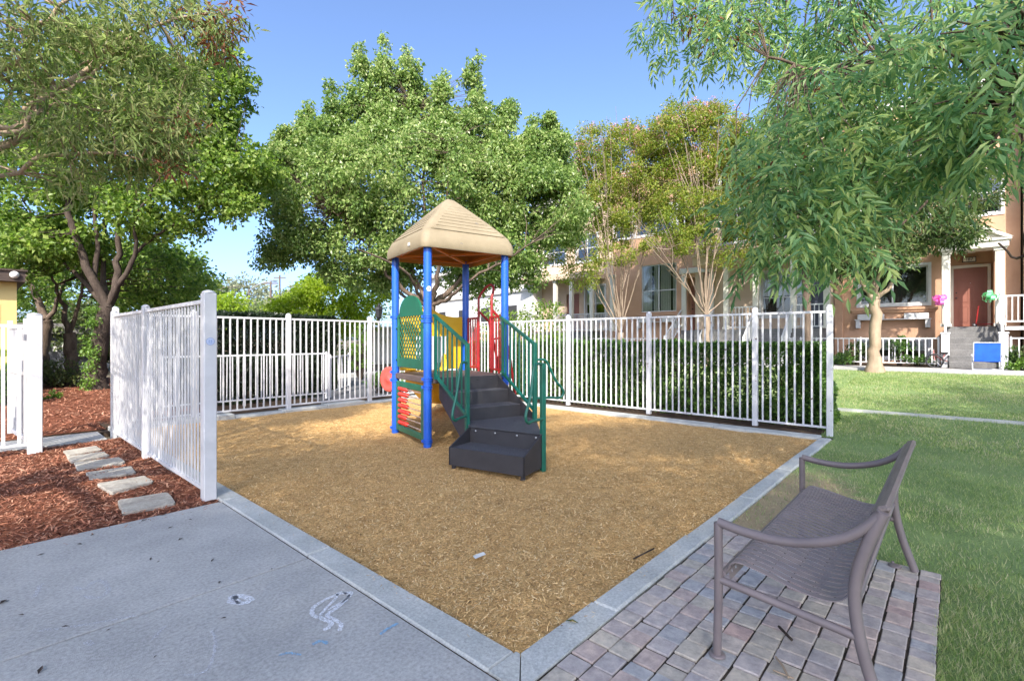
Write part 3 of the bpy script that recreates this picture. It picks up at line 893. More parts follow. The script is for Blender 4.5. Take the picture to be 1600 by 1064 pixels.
# roof: hipped shell with lapped siding on each face and a deep skirt
rb = MB()
cx = cy = s / 2
hw0, hw1, hw2 = s / 2 + .115, s / 2 + .125, s / 2 + .055
zb, zs, zk, za_ = 2.70, 2.86, 2.965, 3.60
def ring(hw, z, rc):
    pts = []
    for k, (sx, sy) in enumerate(((1, 1), (-1, 1), (-1, -1), (1, -1))):
        for j in range(6):
            an = R(90 * k) + R(90) * j / 5
            pts.append((cx + sx * (hw - rc) + rc * math.cos(an), cy + sy * (hw - rc) + rc * math.sin(an), z))
    return pts
prof = [(hw0, zb, .10), (hw1, zb + .015, .11), (hw1, zb + .09, .11), (hw1 - .012, zs, .11), (hw1 - .04, zs + .055, .10), (hw2, zk, .07)]
nrow = 11
for i in range(nrow + 1):
    t = i / nrow
    hw = hw2 * (1 - t) + 0.06 * t
    z = zk + (za_ - zk) * (t ** 0.93)
    prof.append((hw, z, max(0.015, .07 * (1 - t) + .012)))
prof.append((0.012, za_ + 0.018, 0.01))
rings = [ring(*p) for p in prof]
vs = [p for r_ in rings for p in r_]
n = 24
fs = [(i * n + k, i * n + (k + 1) % n, (i + 1) * n + (k + 1) % n, (i + 1) * n + k) for i in range(len(rings) - 1) for k in range(n)]
rb.add(vs, fs, True)
rb.add([], [])
# lapped siding boards: a tilted strip per row on each face, between the hip ribs
for k in range(4):
    Mr = Matrix.Translation((cx, cy, 0)) @ Matrix.Rotation(R(90 * k), 4, 'Z')
    for i in range(nrow - 1):
        t0, t1 = (i + .1) / nrow, (i + 1.1) / nrow
        h0 = hw2 * (1 - t0) + .045 * t0; h1 = hw2 * (1 - t1) + .045 * t1
        z0 = zk + (za_ - zk) * t0 ** .93; z1 = zk + (za_ - zk) * t1 ** .93
        w0, w1 = max(h0 - .115, .012), max(h1 - .115, .008)
        o0, o1 = 0.009, 0.002
        q = [(-w0, -h0 - o0 * .75, z0 + o0 * .6), (w0, -h0 - o0 * .75, z0 + o0 * .6), (w1, -h1 - o1, z1 + o1), (-w1, -h1 - o1, z1 + o1), (-w0, -h0 + .01, z0 - .004), (w0, -h0 + .01, z0 - .004), (w1, -h1 + .02, z1), (-w1, -h1 + .02, z1)]
        rb.add([tuple(Mr @ Vector(p)) for p in q], [(0, 1, 2, 3), (4, 5, 1, 0), (5, 6, 2, 1), (7, 4, 0, 3)])
roof = rb.build('roof', K['roof'], ps)
b = MB()
pr = [(hw0 - .012, zb + .002, .09), (hw0 - .03, zb + .13, .09), (hw2 - .06, zk - .03, .06), (.03, za_ - .06, .01)]
rr = [ring(*p) for p in pr]
b.add([p for r_ in rr for p in r_], [((i + 1) * n + k, (i + 1) * n + (k + 1) % n, i * n + (k + 1) % n, i * n + k) for i in range(3) for k in range(n)], True)
b.add(rr[-1], [tuple(range(n))])
for (p, q) in (((0, 0), (s, 0)), ((s, 0), (s, s)), ((s, s), (0, s)), ((0, s), (0, 0)), ((0, 0), (s, s)), ((s, 0), (0, s))):
    b.bar((p[0], p[1], 2.755), (q[0], q[1], 2.755), .035, .03)
uo = b.build('underside', K['roof_in'], roof)
b = MB(); b.box(-.035, .035, -.008, .0, -.022, .022, M=Matrix.Translation((-.127 + .0, .36, 2.80)) @ Matrix.Rotation(R(-90), 4, 'Z'))
b.build('nameplate', K['blind'], roof)

# deck
b = MB(); b.bbox(-.02, s + .02, -.02, s + .02, DZ - .085, DZ, .008)
b.build('deck', K['deck'], ps)

# green lattice panel, arched, on the F-L side (a = 0 plane)
def lattice():
    b = MB()
    y0, y1 = .115, s - .115
    t = .035
    za, zb_ = 1.02, 1.80
    iy0, iy1, iz0, iz1 = y0 + .10, y1 - .06, za + .14, 1.79
    b.bbox(-t / 2, t / 2, y0, iy0, za, 1.82, .008); b.bbox(-t / 2, t / 2, iy1, y1, za, 1.82, .008)
    b.bbox(-t / 2 + .002, t / 2 - .002, iy0 - .003, iy1 + .003, za + .002, iz0, .006)
    # arched head
    arcp = [(y0, 1.80)] + [((y0 + y1) / 2 - (y1 - y0) / 2 * .80 * math.cos(math.pi * i / 16), 1.80 + .05 + .245 * math.sin(math.pi * i / 16)) for i in range(17)] + [(y1, 1.80)]
    poly = [(iy1, iz1), (iy0, iz1)] + arcp
    M_ = Matrix(((0, 0, 1, 0), (1, 0, 0, 0), (0, 1, 0, 0), (0, 0, 0, 1)))
    b.prism(poly, -t / 2 + .001, t / 2 - .001, M=M_)
    # diamond mesh
    dy, dz = .105, .110
    k = dz / dy
    w_, h_ = iy1 - iy0, iz1 - iz0
    nd = int((w_ + h_ / k) / dy) + 1
    for i in range(nd + 1):
        c0 = i * dy
        for sgn in (1, -1):
            pts = []
            ya, zz0 = c0, 0.0
            yb, zz1 = c0 - h_ / k, h_
            if ya > w_: zz0 = (ya - w_) * k; ya = w_
            if yb < 0: zz1 = zz1 + yb * k; yb = 0
            if zz1 - zz0 < .01: continue
            A = (ya, zz0); B = (yb, zz1)
            if sgn < 0: A, B = (w_ - ya, zz0), (w_ - yb, zz1)
            b.bar((0.003 * sgn, iy0 + A[0], iz0 + A[1]), (.003 * sgn, iy0 + B[0], iz0 + B[1]), .0105, .010)
    return b
lp_ = lattice().build('lattice_panel', K['green_plastic'], ps)
for z in (1.13, 1.62):
    for q0, q1 in ((.05, .13), (s - .13, s - .05)):
        b = MB(); b.tube([(0, q0, z), (0, q1, z)], .02, 8)
        b.build('bracket', K['green'], lp_)

# abacus panel below the deck on the same side
b = MB()
ya, yb, z0, z1 = .09, s - .09, .03, .80
b.bbox(-.025, .025, ya, ya + .10, z0, z1, .012); b.bbox(-.025, .025, yb - .10, yb, z0, z1, .012)
b.bbox(-.024, .024, ya + .098, yb - .098, z0, z0 + .09, .01); b.bbox(-.024, .024, ya + .098, yb - .098, z1 - .09, z1, .01)
ab = b.build('abacus_panel', K['green_plastic'], ps)
for i in range(7):
    z = .165 + i * .087
    b = MB(); b.tube([(0, ya + .09, z), (0, yb - .09, z)], .009, 8)
    b.build('rod', K['rodmetal'], ab)
    y = yb - .115
    nb_ = (6, 5, 7, 6, 5, 6, 6)[i]
    for j in range(nb_):
        b = MB(); M_ = Matrix.Translation((0, y, z)) @ Matrix.Rotation(R(90), 4, 'X')
        b.lathe([(.011, -.026), (.032, -.022), (.036, 0), (.032, .022), (.011, .026)], n=12, M=M_)
        b.build('bead', K['bead'], ab)
        y -= .058

# faded red play wheel beyond the left post
b = MB()
Mw = Matrix.Translation((-.03, s + .20, .80)) @ Matrix.Rotation(R(22), 4, 'Z') @ Matrix.Rotation(R(90), 4, 'Y') @ Matrix.Rotation(R(180), 4, 'X')
b.lathe([(.03, -.05), (.17, -.035), (.205, -.01), (.205, .012), (.185, .03), (.15, .022), (.06, .018), (.045, .035), (.01, .04)], n=32, M=Mw)
wh = b.build('play_wheel', K['salmon'], ps)
b = MB(); b.tube([(0, s + .03, .83), (-.01, s + .12, .81), (-.03, s + .18, .80)], .022, 10)
b.build('hub_arm', K['blue'], wh)

# yellow slide leaving from the back side (b = s)
prof_s = [(0, DZ), (.28, DZ - .02), (.55, DZ - .22), (1.0, .52), (1.45, .22), (1.75, .14), (2.05, .13)]
pp_ = smooth_path(prof_s, 6)
b = MB()
wdt = .30
cross = [(-wdt - .05, .26), (-wdt - .055, .27), (-wdt - .02, .28), (-wdt, .24), (-wdt + .02, .06), (-wdt + .10, .01), (0, 0), (wdt - .10, .01), (wdt - .02, .06), (wdt, .24), (wdt + .02, .28), (wdt + .055, .27), (wdt + .05, .26), (wdt + .03, -.02), (0, -.045), (-wdt - .03, -.02)]
nc = len(cross)
vs = []
for i, (d, z) in enumerate(pp_):
    k = 1.0 if d > .12 else .7
    q_ = .56 * max(0, d - .1) ** 1.6
    for (u, v) in cross: vs.append((.60 + u + q_, s + .02 + d - u * .5 * min(1, max(0, d - .1)), z + v * k))
fs = [(i * nc + k, i * nc + (k + 1) % nc, (i + 1) * nc + (k + 1) % nc, (i + 1) * nc + k) for i in range(len(pp_) - 1) for k in range(nc)]
fs += [tuple(range(nc))[::-1], tuple(range((len(pp_) - 1) * nc, len(pp_) * nc))]
b.add(vs, fs, True)
sl = b.build('slide', K['yellow'], ps)
# its moulded entry hood: wavy topped side wings and a head bar
def hood():
    b = MB()
    top = smooth_path([(.08, 1.80), (.22, 1.93), (.42, 1.985), (.60, 1.95), (.80, 1.86), (1.0, 1.825), (1.18, 1.83)], 6)
    bot = [(x_, z_ - (.30 if .36 < x_ < .84 else .30)) for (x_, z_) in top]
    poly = top + [(1.18, 1.60)] + [(1.18, .95), (.90, .95), (.90, 1.42), (.84, 1.50), (.40, 1.50), (.34, 1.42), (.34, .95), (.08, .95)]
    M_ = Matrix(((1, 0, 0, 0), (0, 0, 1, 0), (0, 1, 0, 0), (0, 0, 0, 1)))
    # split in convex-ish strips: head and two wings
    head = top + [(1.18, 1.50), (.08, 1.50)]
    b.prism([(x_, z_) for x_, z_ in head][::-1], s - .03, s + .03, M=M_)
    b.bbox(.08, .34, s - .028, s + .028, .95, 1.499, .006)
    b.bbox(.90, 1.18, s - .028, s + .028, .95, 1.499, .006)
    return b
hood().build('slide_hood', K['yellow'], ps)

# red climber opening on the B-R side (a = s plane): bars, gate rails and arched loop
b = MB()
for (ya, yb) in ((.09, .42), (.84, 1.16)):
    for z in (1.80, .98): b.bar((s, ya, z), (s, yb, z), .032)
    k = 4
    for i in range(k + 1):
        y = ya + (yb - ya) * i / k
        b.tube([(s, y, .98), (s, y, 1.80)], .013 if 0 < i < k else .020, 8)
b.build('safety_bars', K['red'], ps)
b = MB()
for (da, dy0, dy1, zt) in ((0.0, .42, .84, 2.22),):
    pts = [(s + .02, dy0, .92), (s + .02, dy0, 1.85)] + [(s + .02 + .10 * math.sin(math.pi * i / 12), .63 - .21 * math.cos(math.pi * i / 12), zt - .10 + .22 * math.sin(math.pi * i / 12)) for i in range(13)] + [(s + .02, dy1, 1.85), (s + .02, dy1, .92)]
    b.tube(pts, .021, 10)
for dy in (.42, .84):
    b.tube([(s + .04, dy, 1.9), (s + .22, dy, 1.75), (s + .36, dy, 1.2), (s + .48, dy, .5), (s + .55, dy, -.2)], .021, 10)
for i in range(5):
    t = i / 4; a_ = s + .30 + .22 * t; z = 1.45 - 1.25 * t
    b.tube([(a_, .42, z), (a_, .63, z + .02), (a_, .84, z)], .017, 8)
b.build('climber', K['red'], ps)

# the steps: straight flight of three, a wedge landing and a turned bottom step
P1, P2 = Vector((-.26, -1.19)), Vector((.18, -2.07))
nrm = Vector((.894, .447))
P4, P3 = P1 + nrm * .40, P2 + nrm * .40
def tread(poly, z, rise=0.17, t=.02):
    b = MB()
    b.prism(poly, z - t, z, mi=1)
    return b
def stepbox(x0, x1, yb, yf, z, drop):
    b = MB()
    b.bbox(x0, x1, yf, yb, z - .02, z, .004, mi=1)
    b.bbox(x0, x1, yf - .004, yf + .012, z - drop, z - .003, .003)
    return b
X0, X1 = .175, 1.095
o = stepbox(X0, X1, -.03, -.34, .735, .19); o.build('step', [K['step'], K['tread']], ps)
o = stepbox(X0, X1, -.33, -.66, .555, .20); o.build('step', [K['step'], K['tread']], ps)
b = MB(); b.bbox(X0, X1, -.065, -.045, .735, DZ - .003, .003)
for x_ in (.45, .75, .98): b.lathe([(.012, 0), (.012, .006), (.004, .008)], n=10, M=Matrix.Translation((x_, -.066, .87)) @ Matrix.Rotation(R(90), 4, 'X'))
b.build('riser', K['step'], ps)
land = [tuple(P4), tuple(P3), (1.03, -1.12), (X1, -.93), (X1, -.65), (X0, -.65), (X0 - .01, -.86)]
b = MB(); b.prism(land, .37, .392, mi=1)
b.prism([tuple(P4 + nrm * .012), tuple(P4), tuple(P3), tuple(P3 + nrm * .012)][::-1], .02, .386)
b.prism([tuple(P3), (1.03, -1.12), (1.015, -1.115), tuple(P3 + Vector((-.008, .012)))], .02, .386)
for (u, v) in ((.93, -.93), (.86, -1.05), (.98, -1.04), (.80, -.96)):
    b.lathe([(.017, .393), (.017, .3945)], (u, v, 0), 10, mi=2)
ld = b.build('landing', [K['step'], K['tread'], K['black']], ps)
bm_ = MB()
for t in (.1, .38, .68, .93):
    q = P4 + (P3 - P4) * t - nrm * .001
    bm_.lathe([(.012, 0), (.012, .006), (.004, .008)], n=10, M=Matrix.Translation((q.x, q.y, .345)) @ Matrix.Rotation(math.atan2(-.447, -.894), 4, 'Z') @ Matrix.Rotation(R(90), 4, 'Y'))
bm_.build('bolt', K['bolt'], ld)
# turned bottom step: front box, sunken tread, sloping cheeks
b = MB()
d12 = (P2 - P1).normalized()
def wall(a, c, z0, z1a, z1b, th):
    n_ = Vector((-(c - a).y, (c - a).x)).normalized() * th
    v_ = [(a.x, a.y, z0), (c.x, c.y, z0), (c.x, c.y, z1b), (a.x, a.y, z1a)]
    w2 = [(p[0] + n_.x, p[1] + n_.y, p[2]) for p in v_]
    b.add(v_ + w2, [(0, 1, 2, 3), (7, 6, 5, 4), (0, 4, 5, 1), (1, 5, 6, 2), (2, 6, 7, 3), (3, 7, 4, 0)])
wall(P1, P2, .015, .215, .215, .016)
wall(P4 - nrm * .002, P1, .015, .385, .215, .016)
wall(P2, P3 - nrm * .002, .015, .215, .385, .016)
ins = [P1 + nrm * .005 + d12 * .017, P2 + nrm * .005 - d12 * .017, P3 - nrm * .003 - d12 * .017, P4 - nrm * .003 + d12 * .017]
b.prism([tuple(p) for p in ins], .185, .207, mi=1)
for p in (P1 + nrm * .04 + d12 * .04, P2 + nrm * .04 - d12 * .04): b.bbox(p.x - .02, p.x + .02, p.y - .02, p.y + .02, -.1, .03, .003)
b.build('bottom_step', [K['step'], K['tread']], ps)
# stringers below the rails, the left one scratched with pale graffiti lines
def plate(a0, b0, z0a, z0b, a1, b1, z1a, z1b, th=.012):
    b = MB()
    v_ = [(a0, b0, z0a), (a1, b1, z1a), (a1, b1, z1b), (a0, b0, z0b)]
    w2 = [(p[0] + th, p[1], p[2]) for p in v_]
    b.add(v_ + w2, [(0, 1, 2, 3), (7, 6, 5, 4), (0, 4, 5, 1), (1, 5, 6, 2), (2, 6, 7, 3), (3, 7, 4, 0)])
    return b
graf = mat('charcoal steel with pink scribbles', (0.045, 0.04, 0.05), (0.03, 0.028, 0.036), 6, 0.55, scratches=(11, 0.62, (0.12, 0.06, 0.075)))
plate(X0 - .012, -.02, .62, .93, X0 - .012, -.88, .04, .47).build('stringer', graf, ps)
plate(X1, -.02, .62, .93, X1, -.93, .04, .47).build('stringer', K['step'], ps)

# green rails and newels
def rail(xa, xb, yb, name='stair_rail'):
    b = MB()
    A, B = Vector((xa, -.045, 1.775)), Vector((xb, yb, 1.39))
    A2, B2 = Vector((xa, -.045, .97)), Vector((xb, yb, .50))
    b.bar((xa, -.005, 1.785), A, .032); b.bar(A, B, .036); b.bar(A2, B2, .032)
    b.bar((xa, -.075, .90), (xa, -.075, 1.77), .032)
    k = 7
    for i in range(1, k):
        t = i / k
        b.bar(A2.lerp(B2, t), A.lerp(B, t), .017)
    b.build(name, K['green'], ps)
rail(.085, .15, -.85); rail(1.175, 1.13, -.93)
for (x_, y_, z0, z1) in ((.15, -.87, .06, 1.40), (1.13, -.95, .06, 1.40)):
    b = MB(); b.bbox(x_ - .026, x_ + .026, y_ - .026, y_ + .026, z0 - .2, z1, .005)
    b.build('newel_post', K['green'], ps)
qp = P3 + nrm * .035 + d12 * .0
b = MB(); b.bbox(qp.x - .027, qp.x + .027, qp.y - .027, qp.y + .027, -.2, 1.18, .005)
b.build('newel_post', K['green'], ps)
def loop(p, d, zt, zb2, ln, top_in=.10):
    d = Vector(d).normalized(); p = Vector(p)
    f_ = lambda t, z: (p.x + d.x * t, p.y + d.y * t, z)
    pts = smooth_path([f_(0, zt), f_(.12, zt + .005), f_(.19, zt - .05), f_(ln * .72, (zt + zb2) / 2 - .02), f_(ln * .98, zb2 + .10), f_(ln * .97, zb2 + .02), f_(ln * .80, zb2 - .012), f_(.25, zb2 - .002), f_(0, zb2)], 6)
    b = MB(); b.tube(pts, .0165, 10)
    b.build('handle_loop', K['green'], ps)
loop((.15, -.87), (-.75, -.55), 1.16, .50, .40)
loop((qp.x, qp.y), (-.80, -.3), 1.17, .56, .34)
loop((1.13, -.95), (.95, -.25), 1.17, .66, .42)

# ---------------------------------------------------------------- bench
bx0, bx1 = 0.60, 2.26
bench = empty('park_bench', (bx0, -.68, 0), 'taupe metal slatted bench with curved arms on the brick pavers', 'bench')
arm = [(-.68, .615), (-.80, .598), (-.95, .600), (-1.10, .640), (-1.20, .70), (-1.285, .795)]
for k, X in enumerate((bx0, bx1)):
    b = MB()
    fl = smooth_path([(X, -.675, .0), (X, -.682, .35), (X, -.680, .612)], 5)
    b.tube(fl, .019, 12)
    b.build('front_leg', K['bench'], bench)
    b = MB(); b.tube(smooth_path([(X, y_, z_) for y_, z_ in arm], 6), .0205, 12)
    b.build('armrest', K['bench'], bench)
    b = MB(); b.tube(smooth_path([(X, -1.285, .80), (X, -1.235, .66), (X, -1.20, .52), (X, -1.20, .38), (X, -1.235, .20), (X, -1.30, .0)], 7), .0225, 12)
    b.build('back_leg', K['bench'], bench)
    b = MB(); b.tube([(X, -.68, .355), (X, -1.205, .30)], .017, 10)
    b.build('stretcher', K['bench'], bench)
    for (y_, nm) in ((-.675, 'foot_plate'), (-1.20, 'foot_plate')):
        b = MB(); b.lathe([(.036, .0), (.036, .006), (.02, .009)], (X - .0, y_, .004), 16)
        b.lathe([(.008, .0), (.008, .016), (.002, .018)], (X + .026, y_ + .012, .006), 8)
        b.build(nm, K['bench'], bench)
# wide top rail, worn on its upper face
b = MB()
Mr = Matrix.Translation((0, -1.272, .800)) @ Matrix.Rotation(R(-24), 4, 'X')
b.bbox(bx0 + .012, bx1 - .012, -.036, .012, -.014, .014, .010, M=Mr)
b.build('top_rail', K['bench_worn'], bench)
b = MB(); b.tube([(bx0 + .02, -1.262, .778), (bx1 - .02, -1.262, .778)], .019, 12)
b.build('back_rail', K['bench'], bench)
b = MB(); b.tube([(bx0 + .0, -.70, .385), (bx1, -.70, .385)], .014, 10); b.tube([(bx0, -1.19, .40), (bx1, -1.19, .40)], .014, 10)
b.build('seat_rail', K['bench'], bench)
# seat and back: one sheet of narrow straps running from front lip over the seat up to the top rail
prof_b = smooth_path([(-.718, .350), (-.712, .405), (-.745, .437), (-.82, .428), (-.95, .402), (-1.06, .385), (-1.13, .395), (-1.172, .44), (-1.205, .55), (-1.24, .67), (-1.268, .775)], 5)
b = MB()
nst = 31
x_a, x_b = bx0 + .035, bx1 - .035
pw_ = (x_b - x_a) / nst
for i in range(nst):
    xs = x_a + i * pw_
    g2 = .0085
    vs = []
    for (y_, z_) in prof_b:
        wv = .0035 * math.sin(z_ * 18 + y_ * 22)
        vs += [(xs + g2 + wv, y_, z_), (xs + pw_ - g2 + wv, y_, z_), (xs + pw_ - g2 + wv, y_ - .001, z_ - .005), (xs + g2 + wv, y_ - .001, z_ - .005)]
    m2 = len(prof_b)
    fs = []
    for k in range(m2 - 1):
        for e in range(4): fs.append((k * 4 + e, k * 4 + (e + 1) % 4, (k + 1) * 4 + (e + 1) % 4, (k + 1) * 4 + e))
    b.add(vs, fs, False)
# cross bands that hold the straps together
for kk in (0, 1, 2, 3, 14, 15, 30, 31, len(prof_b) - 2):
    pass
for (k0, k1) in ((0, 2), (24, 25), (len(prof_b) - 3, len(prof_b) - 1)):
    for k in range(k0, k1):
        (ya_, za2), (yb_, zb2) = prof_b[k], prof_b[k + 1]
        b.add([(x_a, ya_ - .003, za2 - .0035), (x_b, ya_ - .003, za2 - .0035), (x_b, yb_ - .003, zb2 - .0035), (x_a, yb_ - .003, zb2 - .0035)], [(0, 1, 2, 3)])
b.build('seat', K['strap'], bench)
# ---------------------------------------------------------------- the row of townhouses
GZ = 0.56            # ground at the houses
FZ = 1.86            # porch floors
HF = 20.8            # plane of the facades


def facade(b, X, y0, y1, z0, z1, holes, depth=0.16, mi=0):
    """wall facing -X with openings and their reveals"""
    ys = sorted({y0, y1, *[h[0] for h in holes], *[h[1] for h in holes]})
    zs = sorted({z0, z1, *[h[2] for h in holes], *[h[3] for h in holes]})
    for i in range(len(ys) - 1):
        for j in range(len(zs) - 1):
            cy_, cz_ = (ys[i] + ys[i + 1]) / 2, (zs[j] + zs[j + 1]) / 2
            if any(h[0] < cy_ < h[1] and h[2] < cz_ < h[3] for h in holes): continue
            b.add([(X, ys[i], zs[j]), (X, ys[i], zs[j + 1]), (X, ys[i + 1], zs[j + 1]), (X, ys[i + 1], zs[j])], [(0, 1, 2, 3)], mi=mi)
    for h in holes:
        d = h[4] if len(h) > 4 else depth
        a, c, e, g = h[:4]
        q = [(a, e), (c, e), (c, g), (a, g)]
        for k in range(4):
            (ya, za), (yb, zb) = q[k], q[(k + 1) % 4]
            b.add([(X, ya, za), (X, yb, zb), (X + d, yb, zb), (X + d, ya, za)], [(0, 1, 2, 3)], mi=mi)


def window(parent, X, y0, y1, z0, z1, nx=2, nz=1, frame=K['white'], blind=None, trimw=0.09, trimmat=None, split=0.5, sill=True):
    """sash frame set in the opening: frame, panes behind it, blinds behind the glass"""
    b = MB()
    t = 0.05
    x0, x1 = X + 0.05, X + 0.10
    b.box(x0, x1, y0, y0 + t, z0, z1); b.box(x0, x1, y1 - t, y1, z0, z1)
    b.box(x0 + .001, x1 - .001, y0 + t, y1 - t, z0, z0 + t); b.box(x0 + .001, x1 - .001, y0 + t, y1 - t, z1 - t, z1)
    for i in range(1, nx): y = y0 + (y1 - y0) * i / nx; b.box(x0 + .002, x1 - .002, y - .025, y + .025, z0 + t, z1 - t)
    if nz == 2: z = z0 + (z1 - z0) * split; b.box(x0 + .004, x1 - .004, y0 + t, y1 - t, z - .022, z + .022)
    if trimw:
        tm = MB()
        w_ = trimw
        b.box(X - .03, X + .02, y0 - w_, y0, z0 - w_, z1 + w_); b.box(X - .03, X + .02, y1, y1 + w_, z0 - w_, z1 + w_)
        b.box(X - .028, X + .02, y0, y1, z1, z1 + w_); b.box(X - .028, X + .02, y0, y1, z0 - w_, z0)
    o = b.build('window', trimmat or frame, parent)
    p = MB(); p.box(X + .07, X + .078, y0 + t * .5, y1 - t * .5, z0 + t * .5, z1 - t * .5)
    p.build('pane', K['glass'], o)
    if blind == 'vertical':
        v = MB(); y = y0 + .06
        k = 0
        while y < y1 - .08:
            if (k * 7) % 11 not in (3, 8):
                a = 0.35 * math.sin(k * 1.7)
                v.bar((X + .12, y + .04, z0 + .04), (X + .12 + .01 * a, y + .04, z1 - .03), .082 - .03 * abs(a), .006 + .03 * abs(a))
            y += .088; k += 1
        v.build('blind', K['blind'], o)
    elif blind == 'half':
        v = MB(); z = z0 + (z1 - z0) * .47
        while z < z1 - .03: v.bar((X + .12, y0 + .04, z), (X + .12, y1 - .04, z + .004), .03, .034); z += .042
        v.build('blind', K['blind'], o)
    return o


def shell(y0, y1, ztop, m, X=HF, depth=9.0, holes=(), label='', loc=None, sub=()):
    root = empty('townhouse', (X, (y0 + y1) / 2, GZ), label, 'house', 'townhouses in the row')
    b = MB()
    facade(b, X, y0 + .004, y1 - .004, GZ - .4, ztop, list(holes), 0.20)
    Z0 = GZ - .4
    Xb = X + depth
    b.add([(X, y0 + .004, Z0), (Xb, y0 + .004, Z0), (Xb, y0 + .004, ztop), (X, y0 + .004, ztop)], [(0, 1, 2, 3)])
    b.add([(X, y1 - .004, Z0), (Xb, y1 - .004, Z0), (Xb, y1 - .004, ztop), (X, y1 - .004, ztop)], [(3, 2, 1, 0)])
    b.add([(Xb, y0 + .004, Z0), (Xb, y1 - .004, Z0), (Xb, y1 - .004, ztop), (Xb, y0 + .004, ztop)], [(0, 1, 2, 3)])
    b.build('wall', m, root)
    r = MB()
    r.box(X - .02, Xb + .02, y0 + .01, y1 - .01, ztop - .30, ztop - .24)
    r.build('roof', K['flat_roof'], root)
    c = MB()
    c.box(X - .16, X + .10, y0 + .004, y1 - .004, ztop - .001, ztop + .10); c.box(X - .10, X - .003, y0 + .006, y1 - .006, ztop - .16, ztop - .003)
    c.build('cornice', K['trim'], root)
    # the rooms behind the openings
    q = MB(); q.box(X + .9, X + .95, y0 + .05, y1 - .05, GZ - .3, ztop - .35)
    for z in (GZ + 1.05, 4.9, 7.6): q.box(X + .21, X + .89, y0 + .05, y1 - .05, z - .05, z + .05)
    q.build('room', K['room'], root)
    return root


def panel_door(parent, X, y0, y1, z0, z1, m, knob_side=1):
    b = MB()
    b.bbox(X, X + .05, y0, y1, z0, z1, .004)
    w_ = (y1 - y0)
    cells = [(.09, .30), (.36, .66), (.72, .95)] if False else [(.06, .34), (.40, .78), (.83, .96)]
    for (f0, f1) in cells:
        for (g0, g1) in ((.11, .46), (.54, .89)):
            ya, yb = y0 + w_ * g0, y0 + w_ * g1
            za, zb = z0 + (z1 - z0) * f0, z0 + (z1 - z0) * f1
            t = .022
            b.box(X - .010, X + .001, ya, ya + t, za, zb); b.box(X - .010, X + .001, yb - t, yb, za, zb)
            b.box(X - .009, X + .001, ya + t, yb - t, za, za + t); b.box(X - .009, X + .001, ya + t, yb - t, zb - t, zb)
            b.bbox(X - .008, X + .001, ya + t * 2, yb - t * 2, za + t * 2, zb - t * 2, .004)
    d = b.build('door', m, parent)
    yk = y1 - .07 if knob_side > 0 else y0 + .07
    k = MB()
    k.lathe([(.028, 0), (.028, .01), (.012, .016), (.012, .04), (.028, .05), (.028, .07), (.005, .078)], n=14, M=Matrix.Translation((X, yk, z0 + 1.0)) @ Matrix.Rotation(R(-90), 4, 'Y'))
    k.lathe([(.024, 0), (.024, .014), (.005, .02)], n=14, M=Matrix.Translation((X, yk, z0 + 1.18)) @ Matrix.Rotation(R(-90), 4, 'Y'))
    k.build('handle', K['black'], d)
    k = MB(); k.lathe([(.010, 0), (.010, .006), (.004, .008)], n=10, M=Matrix.Translation((X, (y0 + y1) / 2, z0 + 1.5)) @ Matrix.Rotation(R(-90), 4, 'Y'))
    k.build('peephole', K['bolt'], d)
    return d


def column(parent, x, y, z0, z1, w_=.22, name='column'):
    h = w_ / 2
    b = MB()
    b.bbox(x - h, x + h, y - h, y + h, z0 + .10, z1 - .10, .012)
    b.bbox(x - h - .03, x + h + .03, y - h - .03, y + h + .03, z0, z0 + .10, .008)
    b.bbox(x - h - .035, x + h + .035, y - h - .035, y + h + .035, z1 - .10, z1 - .04, .008)
    b.bbox(x - h - .055, x + h + .055, y - h - .055, y + h + .055, z1 - .039, z1, .008)
    return b.build(name, K['trim'], parent)


def steps(parent, y0, y1, n=7):
    b = MB()
    rise = (FZ - GZ) / n
    for i in range(n):
        x0 = 18.62 + .27 * i
        b.bbox(x0, 20.3 if i == n - 1 else 18.62 + .27 * (i + 1) + .02, y0 + .001 * i, y1 - .001 * i, GZ - .1 + .0007 * i, GZ + rise * (i + 1), .008)
    b.box(20.3, HF + .9, y0 - .0, y1 + .0, GZ - .1, FZ - .002)
    b.build('stairs', K['stair'], parent)


def stair_rail(parent, y, m=K['white'], newel=.16, side=1):
    b = MB()
    b.bbox(18.66 - newel / 2, 18.66 + newel / 2, y - newel / 2, y + newel / 2, GZ - .1, GZ + 1.05, .008)
    b.bbox(18.66 - newel / 2 - .02, 18.66 + newel / 2 + .02, y - newel / 2 - .02, y + newel / 2 + .02, GZ + 1.05, GZ + 1.10, .008)
    b.bar((18.72, y, GZ + 1.0), (20.1, y, FZ + .92), .06, .05)
    b.bar((18.72, y, GZ + .35), (20.1, y, FZ + .15), .05, .05)
    for i in range(1, 9):
        t = i / 9
        b.bar((18.72 + 1.38 * t, y, GZ + .36 + (FZ - GZ - .2) * t), (18.72 + 1.38 * t, y, GZ + 1.0 + (FZ - GZ - .08) * t), .03)
    return b.build('stair_railing', m, parent)


def text_mesh(name, txt, size, m, parent, loc, rot, ext=.004):
    cu = bpy.data.curves.new(name, 'FONT')
    cu.body = txt; cu.size = size; cu.extrude = ext; cu.align_x = 'CENTER'; cu.align_y = 'CENTER'
    o = bpy.data.objects.new(name, cu)
    dg = bpy.context.evaluated_depsgraph_get()
    C.objects.link(o)
    dg.update()
    me = bpy.data.meshes.new_from_object(o.evaluated_get(dg))
    bpy.data.objects.remove(o)
    me.materials.clear(); me.materials.append(m)
    ob = bpy.data.objects.new(name, me); C.objects.link(ob)
    ob.parent = parent
    ob.location = Vector(loc) - worldloc(parent)
    ob.rotation_euler = rot
    return ob


